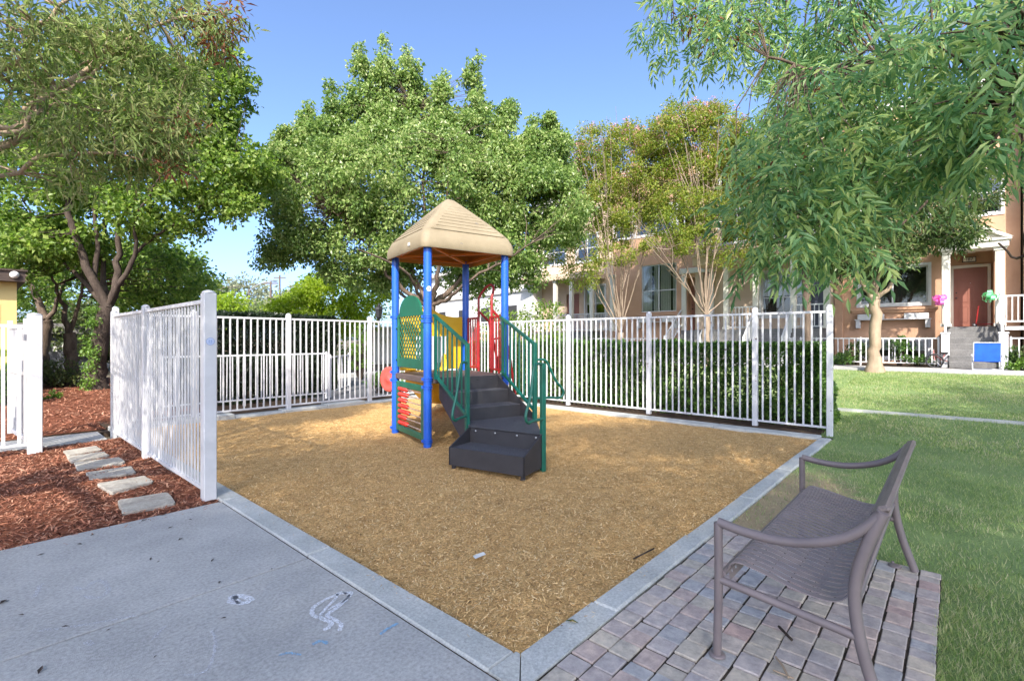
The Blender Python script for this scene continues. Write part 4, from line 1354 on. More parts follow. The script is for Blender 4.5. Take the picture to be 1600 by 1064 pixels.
def flower_box(parent, y0, y1, z):
    b = MB()
    b.bbox(HF - .30, HF - .02, y0, y1, z - .03, z, .005)
    for y in (y0 + .10, y1 - .10):
        b.bbox(HF - .26, HF - .003, y - .07, y + .07, z - .32, z - .031, .01)
    o = b.build('shelf', K['white'], parent)
    for (a, c) in ((.03, .34), (.60, .96)):
        q = MB(); ya, yb = y0 + (y1 - y0) * a, y0 + (y1 - y0) * c
        q.bbox(HF - .27, HF - .05, ya, yb, z + .001, z + .19, .01)
        q.build('planter', K['white'], o)

# --- terracotta house with the pedimented porch, number 187
yw0, yw1 = yat(1450, HF), yat(1343, HF)
yd0, yd1 = yat(1543, HF + .75), yat(1490, HF + .75)
yp0, yp1 = yat(1562, 20.2), yat(1478, 20.2)
h1 = shell(-3.05, 2.0, 9.9, K['orange_st'], holes=[(yw0, yw1, 2.72, 4.05), (yw0, yw1, .78, 1.40), (yp0 + .10, yp1 - .10, FZ, 4.50, .80), (yw0, yw1, 5.6, 7.0), (-2.6, -1.3, 5.6, 7.0), (yw0, yw1, 8.0, 9.2)],
           label='terracotta stucco townhouse with pedimented porch, red panelled door and blue chair')
window(h1, HF, yw0, yw1, 2.72, 4.05, 2, 1, blind=None)
window(h1, HF, yw0, yw1, .78, 1.40, 2, 1, blind='half')
window(h1, HF, yw0, yw1, 5.6, 7.0, 2, 2, blind='half'); window(h1, HF, -2.6, -1.3, 5.6, 7.0, 2, 2); window(h1, HF, yw0, yw1, 8.0, 9.2, 2, 2)
b = MB(); b.bbox(HF - .14, HF - .002, yw0 - .28, yw1 + .28, 2.50, 2.58, .01); b.bbox(HF - .09, HF - .002, yw0 - .22, yw1 + .22, 2.42, 2.499, .01)
b.box(HF - .012, HF - .002, yw1 + .3, 1.98, 2.05, 2.09); b.box(HF - .012, HF - .002, yp1 + .15, yw0 - .3, 2.05, 2.09)
b.bbox(HF - .10, HF - .003, 1.70, 1.96, GZ, 9.7, .01)
b.build('moulding', K['orange_st'], h1)
flower_box(h1, yw0 - .10, yw1 + .12, 2.18)
b = MB(); b.box(HF + .80, HF + .86, yp0, yp1, FZ - .05, 4.6); b.box(HF + .001, HF + .80, yp0, yp1, 4.501, 4.56)
b.build('wall', K['orange_st'], h1)
panel_door(h1, HF + .73, yd0, yd1, FZ + .03, FZ + 2.06, K['door'], 1)
b = MB(); X_ = HF + .71
b.box(X_, X_ + .08, yd0 - .08, yd0 - .002, FZ, FZ + 2.16); b.box(X_, X_ + .08, yd1 + .002, yd1 + .08, FZ, FZ + 2.16); b.box(X_ + .001, X_ + .079, yd0 - .002, yd1 + .002, FZ + 2.065, FZ + 2.16)
b.build('door_frame', K['trim'], h1)
b = MB(); b.bbox(X_ + .02, X_ + .075, yd0 + .28, yd1 - .22, FZ + 2.26, FZ + 2.44, .006)
np_ = b.build('number_plate', K['black'], h1)
b = MB(); b.bbox(X_ + .008, X_ + .019, yd0 + .30, yd1 - .24, FZ + 2.28, FZ + 2.42, .003)
b.build('plate_face', K['trim'], np_)
text_mesh('numeral', '187', .14, K['black'], np_, (X_ + .006, (yd0 + yd1) / 2 + .03, FZ + 2.35), (R(90), 0, R(-90)))
b = MB(); b.lathe([(.10, 0), (.12, .04), (.09, .09), (.03, .11)], (HF + .35, (yp0 + yp1) / 2, 4.385), 14)
b.build('porch_light', K['trim'], h1)
column(h1, 20.2, yp0, FZ, 4.36); column(h1, 20.2, yp1, FZ, 4.36)
b = MB()
pc = (yp0 + yp1) / 2; hwp = (yp1 - yp0) / 2 + .26
b.bbox(19.98, HF - .003, pc - hwp + .06, pc + hwp - .06, 4.361, 4.56, .01)
b.bbox(19.92, HF - .004, pc - hwp, pc + hwp, 4.561, 4.64, .01)
M_ = Matrix(((0, 0, 1, 0), (1, 0, 0, 0), (0, 1, 0, 0), (0, 0, 0, 1)))
b.prism([(pc - hwp + .05, 4.641), (pc + hwp - .05, 4.641), (pc, 5.12)], 20.02, HF - .004, M=M_)
for sg in (-1, 1):
    b.prism([(pc + sg * (hwp + .03), 4.641), (pc + sg * (hwp - .16), 4.641), (pc, 5.10), (pc, 5.22)][::sg], 19.90, 20.019, M=M_)
b.build('pediment', K['trim'], h1)
steps(h1, yp0 + .02, yp1 - .02)
stair_rail(h1, yp1, newel=.20); stair_rail(h1, yp0, newel=.20)
b = MB()
for z in (FZ + .15, FZ + .95): b.bar((20.2, yp0 - .1, z), (20.2, yp0 - .75, z), .05)
for i in range(5): b.bar((20.2, yp0 - .15 - .13 * i, FZ + .15), (20.2, yp0 - .15 - .13 * i, FZ + .95), .03)
b.box(20.1, HF, yp0 - .8, yp0 - .11, FZ - .12, FZ - .01)
b.build('porch_railing', K['white'], h1)
b = MB(); b.bbox(HF + .15, HF + .60, yd0 + .1, yd1 - .05, FZ, FZ + .018, .005)
tag(b.build('doormat', K['black']), 'dark doormat before the red panelled door', 'doormat')

# --- pale projecting house at the right edge
h0 = shell(-9.0, -3.1, 9.9, K['pink_st'], X=20.3, holes=[(-7.2, -5.2, 2.7, 4.0), (-7.2, -5.2, 5.7, 7.0)], label='pale peach stucco house wall beside the pedimented porch, cut by the right edge')
window(h0, 20.3, -7.2, -5.2, 2.7, 4.0, 2, 2, blind='half'); window(h0, 20.3, -7.2, -5.2, 5.7, 7.0, 2, 2)

# --- cream house with the colonnaded porch
y_w0, y_w1 = yat(1258, HF), yat(1190, HF)
y_d0, y_d1 = yat(1290, HF), yat(1266, HF)
h2 = shell(2.0, 7.0, 9.7, K['cream_st'], holes=[(y_w0, y_w1, FZ + .55, 4.25), (y_d0, y_d1, FZ, FZ + 2.15), (2.7, 4.1, 5.7, 7.1), (4.9, 6.3, 5.7, 7.1), (2.7, 4.1, 8.0, 9.1), (4.9, 6.3, 8.0, 9.1)],
           label='cream stucco townhouse with white columned porch and dark blue door behind the hedge')
window(h2, HF, y_w0, y_w1, FZ + .55, 4.25, 2, 2, blind='half', split=.42)
for (a, c) in ((2.7, 4.1), (4.9, 6.3)):
    window(h2, HF, a, c, 5.7, 7.1, 2, 2, blind='half'); window(h2, HF, a, c, 8.0, 9.1, 2, 2)
panel_door(h2, HF + .08, y_d0 + .01, y_d1 - .01, FZ + .01, FZ + 2.12, K['door_dark'], 1)
b = MB(); b.box(HF - .03, HF + .05, y_d0 - .10, y_d0 - .001, FZ, FZ + 2.25); b.box(HF - .03, HF + .05, y_d1 + .001, y_d1 + .10, FZ, FZ + 2.25); b.box(HF - .028, HF + .05, y_d0, y_d1, FZ + 2.151, FZ + 2.25)
b.build('door_frame', K['white'], h2)
b = MB(); b.bbox(HF - .14, HF - .031, y_d1 + .14, y_d1 + .24, FZ + 1.55, FZ + 1.85, .02)
b.build('wall_lantern', K['black'], h2)
b = MB(); b.box(19.4, HF - .001, 2.15, 6.9, GZ - .1, FZ)
b.build('porch_floor', K['stair'], h2)
b = MB()
b.bbox(19.3, HF - .002, 2.1, 6.95, 4.62, 4.95, .01); b.bbox(19.2, HF - .003, 2.05, 6.98, 4.951, 5.05, .01)
b.build('porch_beam', K['cream_st'], h2)
ycs = [yat(p, 19.55) for p in (1292, 1240, 1181, 1135)]
for y in ycs: column(h2, 19.55, y, FZ, 4.62, .20)
b = MB()
for (a, c) in ((ycs[0] + .1, ycs[1] - .1), (ycs[2] + .1, ycs[3] - .1)):
    for z in (FZ + .08, FZ + .90): b.bar((19.55, a, z), (19.55, c, z), .05)
    k = int((c - a) / .13)
    for i in range(k + 1): b.bar((19.55, a + (c - a) * i / k, FZ + .08), (19.55, a + (c - a) * i / k, FZ + .90), .028)
b.build('porch_railing', K['white'], h2)
stt = MB()
for i in range(6): stt.bbox(17.9 + .27 * i, 17.9 + .27 * (i + 1) + .02 if i < 5 else 19.41, ycs[1] + .05, ycs[2] - .05, GZ - .1 + .001 * i, GZ + .187 * (i + 1), .008)
stt.build('stairs', K['stair'], h2)
for y in (ycs[1] + .02, ycs[2] - .02):
    b = MB()
    b.bar((17.95, y, GZ), (17.95, y, GZ + 1.0), .07); b.bar((17.95, y, GZ + .97), (19.5, y, FZ + .92), .05)
    for i in range(1, 9): b.bar((17.95 + 1.5 * i / 9, y, GZ + .14 + 1.12 * i / 9), (17.95 + 1.5 * i / 9, y, GZ + .96 + 1.24 * i / 9), .028)
    b.build('stair_railing', K['white'], h2)

# --- terracotta house behind the crape myrtles
w3a, w3b = yat(1057, HF), yat(1002, HF)
d3a, d3b = yat(1112, HF + .3), yat(1078, HF + .3)
h3 = shell(7.0, 12.1, 9.9, K['orange_st'], holes=[(w3a, w3b, 2.78, 5.1), (d3a, d3b, FZ, 4.3, .4), (w3a, w3b + .3, 6.6, 7.9), (7.4, 8.5, 6.6, 7.9), (10.6, 11.6, 6.6, 7.9)],
           label='terracotta stucco townhouse with tall blind-covered window behind the two crape myrtles')
window(h3, HF, w3a, w3b, 2.78, 5.1, 2, 2, blind='vertical', trimw=0, split=.45)
window(h3, HF, w3a, w3b + .3, 6.6, 7.9, 2, 2, blind='half'); window(h3, HF, 7.4, 8.5, 6.6, 7.9, 2, 2, blind='half'); window(h3, HF, 10.6, 11.6, 6.6, 7.9, 2, 2)
panel_door(h3, HF + .33, d3a + .05, d3b - .05, FZ + .01, FZ + 2.1, K['door'], 1)
b = MB(); b.box(HF + .395, HF + .45, d3a, d3b, FZ, 4.4)
b.build('wall', K['orange_st'], h3)
b = MB()
for y in (d3a - .13, d3b + .13): b.bbox(HF - .12, HF - .002, y - .11, y + .11, FZ, 4.5, .01)
b.bbox(HF - .18, HF - .003, d3a - .32, d3b + .32, 4.501, 4.74, .01)
b.build('door_surround', K['trim'], h3)
b = MB(); b.bbox(HF - .12, HF - .002, w3a - .2, w3b + .2, 2.60, 2.68, .01)
b.build('moulding', K['orange_st'], h3)
flower_box(h3, w3a - .1, w3b + .15, 2.30)
b = MB()
for i in range(7): b.bbox(18.9 + .27 * i, HF + .3 if i == 6 else 18.9 + .27 * (i + 1) + .02, d3a - .2 + .001 * i, d3b + .2 - .001 * i, GZ - .1 + .001 * i, GZ + .1857 * (i + 1), .008)
b.build('stairs', K['stair'], h3)
for y in (d3a - .25, d3b + .25):
    b = MB()
    b.bar((18.95, y, GZ), (18.95, y, GZ + 1.05), .09); b.bar((18.95, y, GZ + 1.0), (20.7, y, FZ + .95), .05)
    b.bar((18.95, y, GZ + .3), (20.7, y, FZ + .25), .04)
    for i in range(1, 10): b.bar((18.95 + 1.75 * i / 10, y, GZ + .3 + 1.25 * i / 10), (18.95 + 1.75 * i / 10, y, GZ + 1.0 + 1.25 * i / 10), .026)
    b.build('stair_railing', K['white'], h3)
b = MB(); b.bbox(HF - .06, HF - .002, 7.02, 7.4, GZ, 9.7, .01); b.bbox(HF - .05, HF - .002, 11.7, 12.08, GZ, 9.7, .01)
b.build('moulding', K['cream_st'], h3)

# --- cream house at the far end of the row
h4 = shell(12.1, 17.2, 9.4, K['cream_st'], holes=[(yat(945, HF), yat(915, HF), FZ + .6, 4.3), (yat(905, HF), yat(885, HF), FZ, FZ + 2.1), (12.7, 14.0, 5.7, 7.1), (14.8, 16.4, 5.7, 7.1), (14.8, 16.4, 7.9, 9.0)],
           label='cream stucco townhouse at the far end of the row behind the left crape myrtle')
window(h4, HF, yat(945, HF), yat(915, HF), FZ + .6, 4.3, 2, 2, blind='half'); window(h4, HF, 12.7, 14.0, 5.7, 7.1, 2, 2, blind='half')
window(h4, HF, 14.8, 16.4, 5.7, 7.1, 2, 2); window(h4, HF, 14.8, 16.4, 7.9, 9.0, 2, 2)
panel_door(h4, HF + .08, yat(905, HF) + .01, yat(885, HF) - .01, FZ + .01, FZ + 2.08, K['door'], 1)
b = MB(); b.box(19.6, HF - .001, 12.3, 17.0, GZ - .1, FZ); b.build('porch_floor', K['stair'], h4)
b = MB(); b.bbox(19.5, HF - .002, 12.2, 17.1, 4.62, 4.95, .01)
b.build('porch_beam', K['cream_st'], h4)
for p in (957, 925, 893, 868): column(h4, 19.75, yat(p, 19.75), FZ, 4.62, .20)
b = MB(); a, c = yat(957, 19.75), yat(868, 19.75)
for z in (FZ + .08, FZ + .9): b.bar((19.75, a, z), (19.75, c, z), .05)
for i in range(41): b.bar((19.75, a + (c - a) * i / 40, FZ + .08), (19.75, a + (c - a) * i / 40, FZ + .9), .026)
b.build('porch_railing', K['white'], h4)

# low white railings of the front gardens
gf = lambda x, y: GZ
fence('garden_railing', 'low white garden railing behind the pale trunked tree', [(18.7, yp1 + .16), (18.7, 0.9), (18.7, 2.2), (18.7, 2.7)], .92, .94, K['white'], .16, .12, .03, zf=gf, pw=.05, cat='railing')
fence('garden_railing', 'low white garden railing before the pale peach wall at the right edge', [(18.7, yp0 - .16), (18.7, -4.2), (18.7, -5.8)], .92, .94, K['white'], .17, .12, .03, zf=gf, pw=.05, cat='railing')
fence('garden_railing', 'low white garden railing before the cream columned porch', [(18.5, 2.9), (18.5, ycs[1] - .1)], .92, .94, K['white'], .16, .12, .03, zf=gf, pw=.05, cat='railing')
fence('garden_railing', 'low white garden railing below the blind-covered window of the terracotta house', [(18.7, d3b + .5), (18.7, 11.0), (18.7, 12.6)], .92, .94, K['white'], .16, .12, .03, zf=gf, pw=.05, cat='railing')

# --- objects on and by the porch stairs
bc = empty('folding_chair', (18.05, -2.0, GZ), 'bright blue folding beach chair with white frame at the foot of the stairs', 'folding chair')
def bchair():
    x, yb_, z = 18.0, yat(1542, 18.0), GZ
    w_ = .29
    bc.location = (x, yb_, z)
    seat = MB(); back = MB()
    prof_s = [(x - .20, z + .26), (x - .05, z + .235), (x + .18, z + .25)]
    prof_k = [(x + .20, z + .26), (x + .26, z + .45), (x + .33, z + .78)]
    # the chair stands with its back to the lawn
    fl = lambda q: [(2 * x - a, c) for a, c in q]
    for bb, pf in ((seat, fl(prof_s)), (back, fl(prof_k))):
        pf = smooth_path(pf, 4)
        vs = []
        for (a, c) in pf: vs += [(a, yb_ - w_ + .02, c), (a, yb_ + w_ - .02, c), (a + .012, yb_ + w_ - .02, c), (a + .012, yb_ - w_ + .02, c)]
        fs = [(i * 4 + e, i * 4 + (e + 1) % 4, i * 4 + 4 + (e + 1) % 4, i * 4 + 4 + e) for i in range(len(pf) - 1) for e in range(4)]
        bb.add(vs, fs + [(0, 1, 2, 3), tuple(len(vs) - 4 + k for k in range(4))])
    bm2 = mat('bright blue canvas', (0.015, 0.12, 0.72), (0.012, 0.09, 0.6), 8, 0.7)
    seat.build('seat', bm2, bc); back.build('backrest', bm2, bc)
    fr = MB()
    for sg in (-1, 1):
        y = yb_ + sg * w_
        fr.tube([(x - .18, y, z + .26), (x - .26, y, z + .48), (x - .335, y, z + .79)], .013, 8)
        fr.tube([(x - .32, y + sg * .02, z + .012), (x - .10, y + sg * .02, z + .25), (x + .15, y + sg * .02, z + .42)], .013, 8)
        fr.tube([(x + .30, y, z + .012), (x + .05, y, z + .22), (x - .22, y, z + .30)], .013, 8)
        fr.tube([(x - .30, y + sg * .03, z + .44), (x + .20, y + sg * .03, z + .42)], .02, 8)
        fr.tube([(x - .16, y, z + .26), (x + .22, y, z + .25)], .012, 8)
    fr.tube([(x - .335, yb_ - w_, z + .79), (x - .335, yb_ + w_, z + .79)], .013, 8)
    fr.tube([(x - .32, yb_ - w_ - .02, z + .012), (x - .32, yb_ + w_ + .02, z + .012)], .013, 8)
    fr.tube([(x + .30, yb_ - w_, z + .012), (x + .30, yb_ + w_, z + .012)], .013, 8)
    fr.build('frame', K['white'], bc)
bchair()

def wheel(c, r, th, parent, m_t, ax='Y', name='wheel'):
    b = MB()
    M_ = Matrix.Translation(c) @ (Matrix.Rotation(R(90), 4, 'X') if ax == 'Y' else Matrix.Rotation(R(90), 4, 'Y'))
    for k in range(24):
        pass
    ringp = [Vector((r * math.cos(2 * math.pi * k / 24), r * math.sin(2 * math.pi * k / 24), 0)) for k in range(25)]
    b.tube([M_ @ p for p in ringp], th, 8, cap=False)
    o = b.build(name, m_t, parent)
    b = MB()
    b.tube([M_ @ Vector((0, 0, -.03)), M_ @ Vector((0, 0, .03))], .02, 8)
    for k in range(8): b.tube([M_ @ Vector((0, 0, 0)), M_ @ Vector(((r - th) * math.cos(k * .785), (r - th) * math.sin(k * .785), 0))], .004, 4)
    b.build('spokes', K['bolt'], o)
    return o

yb = yat(1462, 18.55)
bk = empty('childs_bicycle', (18.50, yb, GZ), 'childs bicycle with dark wheels left on the ground beside the stairs', 'bicycle')
pinkf = mat('dull pink frame', (0.42, 0.16, 0.15), None, 5, 0.45)
wheel((18.42, yb + .02, GZ + .22), .20, .024, bk, K['black'], 'X'); wheel((18.50, yb - .30, GZ + .20), .18, .024, bk, K['black'], 'Y')
b = MB(); b.tube([(18.42, yb + .02, GZ + .22), (18.47, yb + .05, GZ + .50), (18.48, yb + .05, GZ + .56)], .016, 8)
b.tube([(18.46, yb + .05, GZ + .44), (18.5, yb - .14, GZ + .25), (18.50, yb - .30, GZ + .20)], .018, 8); b.tube([(18.5, yb - .14, GZ + .25), (18.5, yb - .22, GZ + .44)], .016, 8)
b.build('frame', pinkf, bk)
b = MB(); b.tube([(18.30, yb + .06, GZ + .56), (18.48, yb + .05, GZ + .57), (18.62, yb + .03, GZ + .56)], .013, 8)
b.build('handlebar', K['bolt'], bk)
b = MB(); b.bbox(18.44, 18.56, yb - .30, yb - .12, GZ + .44, GZ + .49, .02)
b.build('saddle', K['black'], bk)

ys_ = yat(1534, 20.6)
sc_ = empty('kick_scooter', (20.6, ys_, FZ), 'small red kick scooter standing on the porch by the red door', 'scooter')
b = MB(); b.bbox(20.52, 20.64, ys_ - .30, ys_ + .12, FZ + .07, FZ + .10, .01); b.build('deck', K['red'], sc_)
b = MB(); b.tube([(20.58, ys_ + .14, FZ + .08), (20.58, ys_ + .08, FZ + .66)], .018, 8); b.build('steering_column', K['red'], sc_)
b = MB(); b.tube([(20.42, ys_ + .08, FZ + .66), (20.74, ys_ + .08, FZ + .66)], .018, 8); b.build('handlebar', K['red'], sc_)
for yy_ in (ys_ - .34, ys_ + .17): wheel((20.58, yy_, FZ + .065), .05, .014, sc_, K['black'], 'X')

b = MB()
y_l = yat(1550, 19.9)
for i in range(3):
    M_ = Matrix.Translation((19.35 + .05 * i, y_l - .06 - .02 * i, GZ + .98)) @ Matrix.Rotation(R(24), 4, 'Y') @ Matrix.Rotation(R(10 + 4 * i), 4, 'X')
    b.bbox(-.02, .02, -.05, .05, -.3, .42, .015, M=M_)
tag(b.build('folded_umbrella', K['black']), 'dark folded umbrellas leaning on the right stair railing', 'umbrella')


def bow(name, c, m, label):
    g = np.random.default_rng(int(c[1] * 100) % 97 + 3)
    b = MB()
    for k in range(13):
        d = Vector((g.normal(0, .8) - .4, g.normal(0, 1), g.normal(0, .75))).normalized()
        u = d.cross(Vector((0, 0, 1))).normalized() * .055
        r = .17 + .07 * g.random()
        pts = [Vector(c) + d * r * math.sin(t) * (1 if t < 1.6 else .95) + d.cross(u).normalized() * .07 * math.sin(2 * t) for t in (0, .5, 1.0, 1.57, 2.1, 2.6, 3.1)]
        vs = []
        for p in pts: vs += [p - u, p + u]
        b.add(vs, [(2 * i, 2 * i + 1, 2 * i + 3, 2 * i + 2) for i in range(6)], True)
    return tag(b.build(name, m), label, 'bow')
bow('ribbon_bow', at(1469, 15.6, 468), leafmat('pink ribbon', [(.75, .16, .55), (.85, .28, .66)], .3, .4), 'big pink ribbon bow tied to the left porch column')
bow('ribbon_bow', at(1548, 15.2, 464), leafmat('mint ribbon', [(.22, .62, .34), (.34, .75, .45)], .3, .4), 'big mint green ribbon bow tied to the right porch column')

# --- other buildings
a = at(28, 12.6)
yh = empty('yellow_house', (a[0], a[1], 0), 'yellow stucco building under a dark brown eave at the left edge', 'house')
b = MB(); b.box(-9, a[0] - .02, a[1], a[1] + 4, -.1, 2.90)
b.build('wall', K['yellow_st'], yh)
b = MB(); b.box(-9.3, a[0] + .12, a[1] - .35, a[1] + 4.3, 2.901, 3.16); b.box(-9.35, a[0] + .16, a[1] - .40, a[1] + 4.35, 3.161, 3.20)
b.build('roof', K['brown_wood'], yh)
b = MB(); b.lathe([(.07, 0), (.09, .03), (.09, .06), (.03, .09)], n=14, M=Matrix.Translation((a[0] - .08, a[1] - .351, 3.06)) @ Matrix.Rotation(R(90), 4, 'X'))
b.build('eave_lamp', K['blind'], yh)
b = MB(); b.box(a[0] - .9, a[0] - .35, a[1] - .03, a[1] - .001, 1.75, 2.35); b.build('window', K['room'], yh)

a = at(735, 34)
Mh = Matrix.Translation((a[0], a[1], 0)) @ Matrix.Rotation(R(-12), 4, 'Z')
wh_ = empty('white_house', (a[0], a[1], 0), 'long white house with terracotta base behind the big tree', 'house')
b = MB(); b.box(0, 9, -7, 7, 1.9, 6.2, M=Mh); b.build('wall', K['white_st'], wh_)
b = MB(); b.box(-.05, 9, -7.02, 7.02, -.1, 1.9, M=Mh); b.build('plinth', K['orange_st'], wh_)
b = MB(); b.box(-.3, 9.3, -7.3, 7.3, 6.201, 6.42, M=Mh); b.box(-.12, -.001, -7.1, 7.1, 4.3, 4.45, M=Mh); b.build('cornice', K['trim'], wh_)
for k, y in enumerate((-5, -2, 1, 4)):
    b = MB(); b.box(-.06, -.002, y - .6, y + .6, 2.3, 3.6, M=Mh); w_ = b.build('window', K['white'], wh_)
    b = MB(); b.box(-.075, -.061, y - .5, y + .5, 2.4, 3.5, M=Mh); b.build('pane', K['room'], w_)
a = at(592, 24)
gr_ = empty('garage', (a[0], a[1], 0), 'low white garage with lattice band beyond the driveway', 'garage')
Mh = Matrix.Translation((a[0] + 2.2, a[1] - .3, 0)) @ Matrix.Rotation(R(38), 4, 'Z')
b = MB(); b.box(0, 4, -2.6, 2.6, -.1, 1.95, M=Mh); b.build('wall', K['white_st'], gr_)
b = MB(); b.box(-.15, 4.1, -2.75, 2.75, 1.951, 2.1, M=Mh); b.box(-.1, -.02, -2.6, 2.6, 1.5, 1.6, M=Mh)
for i in range(14): b.box(-.09, -.03, -2.5 + .37 * i, -2.42 + .37 * i, 1.6, 1.95, M=Mh)
b.build('lattice_band', K['white'], gr_)
b = MB(); b.box(-.03, -.002, -1.9, 1.2, .0, 1.35, M=Mh); b.build('garage_door', K['blind'], gr_)
# dark grey shed beyond the gate at the left
a = at(92, 22)
sh = empty('garden_shed', (a[0], a[1], 0), 'dark blue grey shed seen between the left tree trunks', 'shed')
b = MB(); b.box(a[0] - 3, a[0] + 1.4, a[1], a[1] + 3, -.1, 1.7); b.build('wall', mat('dark grey boards', (.075, .08, .095), None, 3, .7), sh)
b = MB(); b.prism([(a[0] - 3.2, 1.701), (a[0] + 1.6, 1.701), (a[0] + 1.2, 2.15), (a[0] - 2.8, 2.15)], -(a[1] + 3.2), -(a[1] - .25), M=Matrix(((1, 0, 0, 0), (0, 0, -1, 0), (0, 1, 0, 0), (0, 0, 0, 1))))
b.build('roof', K['flat_roof'], sh)
for i in range(3):
    b = MB(); b.box(a[0] - .5 + .3 * i, a[0] - .36 + .3 * i, a[1] - .03, a[1] - .001, .9, 1.3); b.build('window', K['blind'], sh)

# street furniture beyond
a = at(592, 16.5)
lp_ = empty('lamp_post', (a[0], a[1], 0), 'black lantern lamp post beyond the back fence', 'lamp post')
b = MB(); b.lathe([(.09, 0), (.09, .25), (.05, .3), (.038, .5), (.032, 2.1), (.05, 2.14)], (a[0], a[1], 0), 12); b.build('pole', K['black'], lp_)
b = MB(); b.lathe([(.05, 2.14), (.10, 2.18), (.13, 2.42), (.15, 2.44), (.12, 2.52), (.04, 2.58), (.015, 2.66)], (a[0], a[1], 0), 6, smooth=False); b.build('lantern', K['black'], lp_)
for (px, z, py, r, nm, lb) in ((423, 62, 438, .16, 'utility_pole', 'dark utility pole beyond the tall hedge'), (437, 75, 430, .17, 'utility_pole', 'grey utility pole with crossarm farther off beside the dark one'), (389, 58, 452, .10, 'street_lamp', 'distant street lamp with curved arm over the tall hedge')):
    a = at(px, z, py)
    r0 = empty(nm, (a[0], a[1], 0), lb, nm.replace('_', ' '))
    b = MB(); b.tube([(a[0], a[1], -.2), (a[0], a[1], a[2])], [r, r * .8], 8); b.build('pole', K['cord'], r0)
    b = MB()
    if nm == 'utility_pole':
        b.bar((a[0] - .9 * RGT[0], a[1] - .9 * RGT[1], a[2] - .4), (a[0] + .9 * RGT[0], a[1] + .9 * RGT[1], a[2] - .4), .14, .16)
        b.build('crossarm', K['cord'], r0)
    else:
        b.tube(smooth_path([(a[0], a[1], a[2] - .2), (a[0] + 1.2 * RGT[0], a[1] + 1.2 * RGT[1], a[2] + .6), (a[0] + 3 * RGT[0], a[1] + 3 * RGT[1], a[2] + 1.0)], 5), .07, 6)
        p = Vector((a[0] + 3 * RGT[0], a[1] + 3 * RGT[1], a[2] + 1.0)); b.bbox(p.x - .3, p.x + .3, p.y - .3, p.y + .3, p.z - .12, p.z + .08, .03)
        b.build('lamp_head', K['bolt'], r0)
p0, p1 = Vector(at(423, 62, 442)), Vector(at(150, 62, 436))
b = MB(); b.tube([p0.lerp(p1, i / 12) - Vector((0, 0, 1.0 * math.sin(math.pi * i / 12))) for i in range(13)], .03, 5)
tag(b.build('overhead_wire', K['cord']), 'thin overhead wire running left from the utility poles', 'wire')
# ---------------------------------------------------------------- trees, hedges, shrubs
def clump_points(g, c, r, n, shell=0.45):
    d = unit(g.normal(0, 1, (n, 3)))
    rad = (shell + (1 - shell) * g.random((n, 1))) ** (1 / 1.6)
    return np.array(c) + d * rad * np.array(r), d


def foliage(name, parent, m, clumps, L, W, droop=0.3, seed=1, up=0.5, fold=0.22, outw=0.7, flat=0.75):
    """clumps: (centre, radius, leaves). Leaves spread through each clump's volume, pointing outwards and down"""
    g = np.random.default_rng(seed)
    Ps, As, Ns = [], [], []
    for (c, r, n) in clumps:
        d = unit(g.normal(0, 1, (n, 3)))
        rad = g.random((n, 1)) ** 0.5 * r
        p = np.array(c) + d * rad * np.array([1, 1, flat])
        a = d * outw + g.normal(0, 0.55, (n, 3)) + np.array([0, 0, -droop])
        nn = g.normal(0, 0.6, (n, 3)) + d * 0.4 + np.array([0, 0, up])
        Ps.append(p); As.append(a); Ns.append(nn)
    P, A, Nn = np.concatenate(Ps), np.concatenate(As), np.concatenate(Ns)
    s = g.uniform(0.5, 1.4, (len(P), 1))
    V, F = leaf_arrays(P, A, Nn, L * s, W * s, fold)
    return mesh_np(name, V, F, m, parent)


def sprays(name, parent, m, clumps, L, W, droop=0.6, seed=1, pairs=3, rachis=.22):
    """compound leaves: a drooping stalk with paired leaflets and one at the tip"""
    g = np.random.default_rng(seed)
    Ps, As, Ns, Ss = [], [], [], []
    for (c, r, n) in clumps:
        k = max(2, int(n / (pairs * 2 + 1)))
        d = unit(g.normal(0, 1, (k, 3)))
        p = np.array(c) + d * (g.random((k, 1)) ** .5) * r * np.array([1, 1, .8])
        a = unit(d * .8 + g.normal(0, .35, (k, 3)) + np.array([0, 0, -droop]))
        nn = unit(g.normal(0, .45, (k, 3)) + np.array([0, 0, 1.0]))
        t = unit(np.cross(a, nn)); nn = np.cross(t, a)
        sz = g.uniform(.6, 1.3, (k, 1))
        for i in range(pairs + 1):
            f = (i + .6) / (pairs + .6)
            q = p + a * rachis * sz * f + np.array([0, 0, -.05]) * f * f
            for sd_ in ((-1, 1) if i < pairs else (0,)):
                ax = a * (.75 if sd_ else 1) + t * sd_ * .8 + np.array([0, 0, -.25]) + g.normal(0, .14, (k, 3))
                Ps.append(q); As.append(ax); Ns.append(nn + g.normal(0, .22, (k, 3))); Ss.append(sz * g.uniform(.7, 1.2, (k, 1)))
    P, A, Nn, s = map(np.concatenate, (Ps, As, Ns, Ss))
    V, F = leaf_arrays(P, A, Nn, L * s, W * s, .18)
    return mesh_np(name, V, F, m, parent)


def limb(b, pts, r0, r1, n=8, k=5, wig=0.0, rnd=None):
    sp = smooth_path(pts, k)
    if wig and rnd:
        sp = [sp[0]] + [tuple(c + rnd.gauss(0, wig) for c in p) for p in sp[1:-1]] + [sp[-1]]
    m = len(sp)
    rs = [r0 + (r1 - r0) * (i / (m - 1)) ** 0.85 for i in range(m)]
    b.tube(sp, rs, n)
    return [(Vector(p), r) for p, r in zip(sp, rs)]


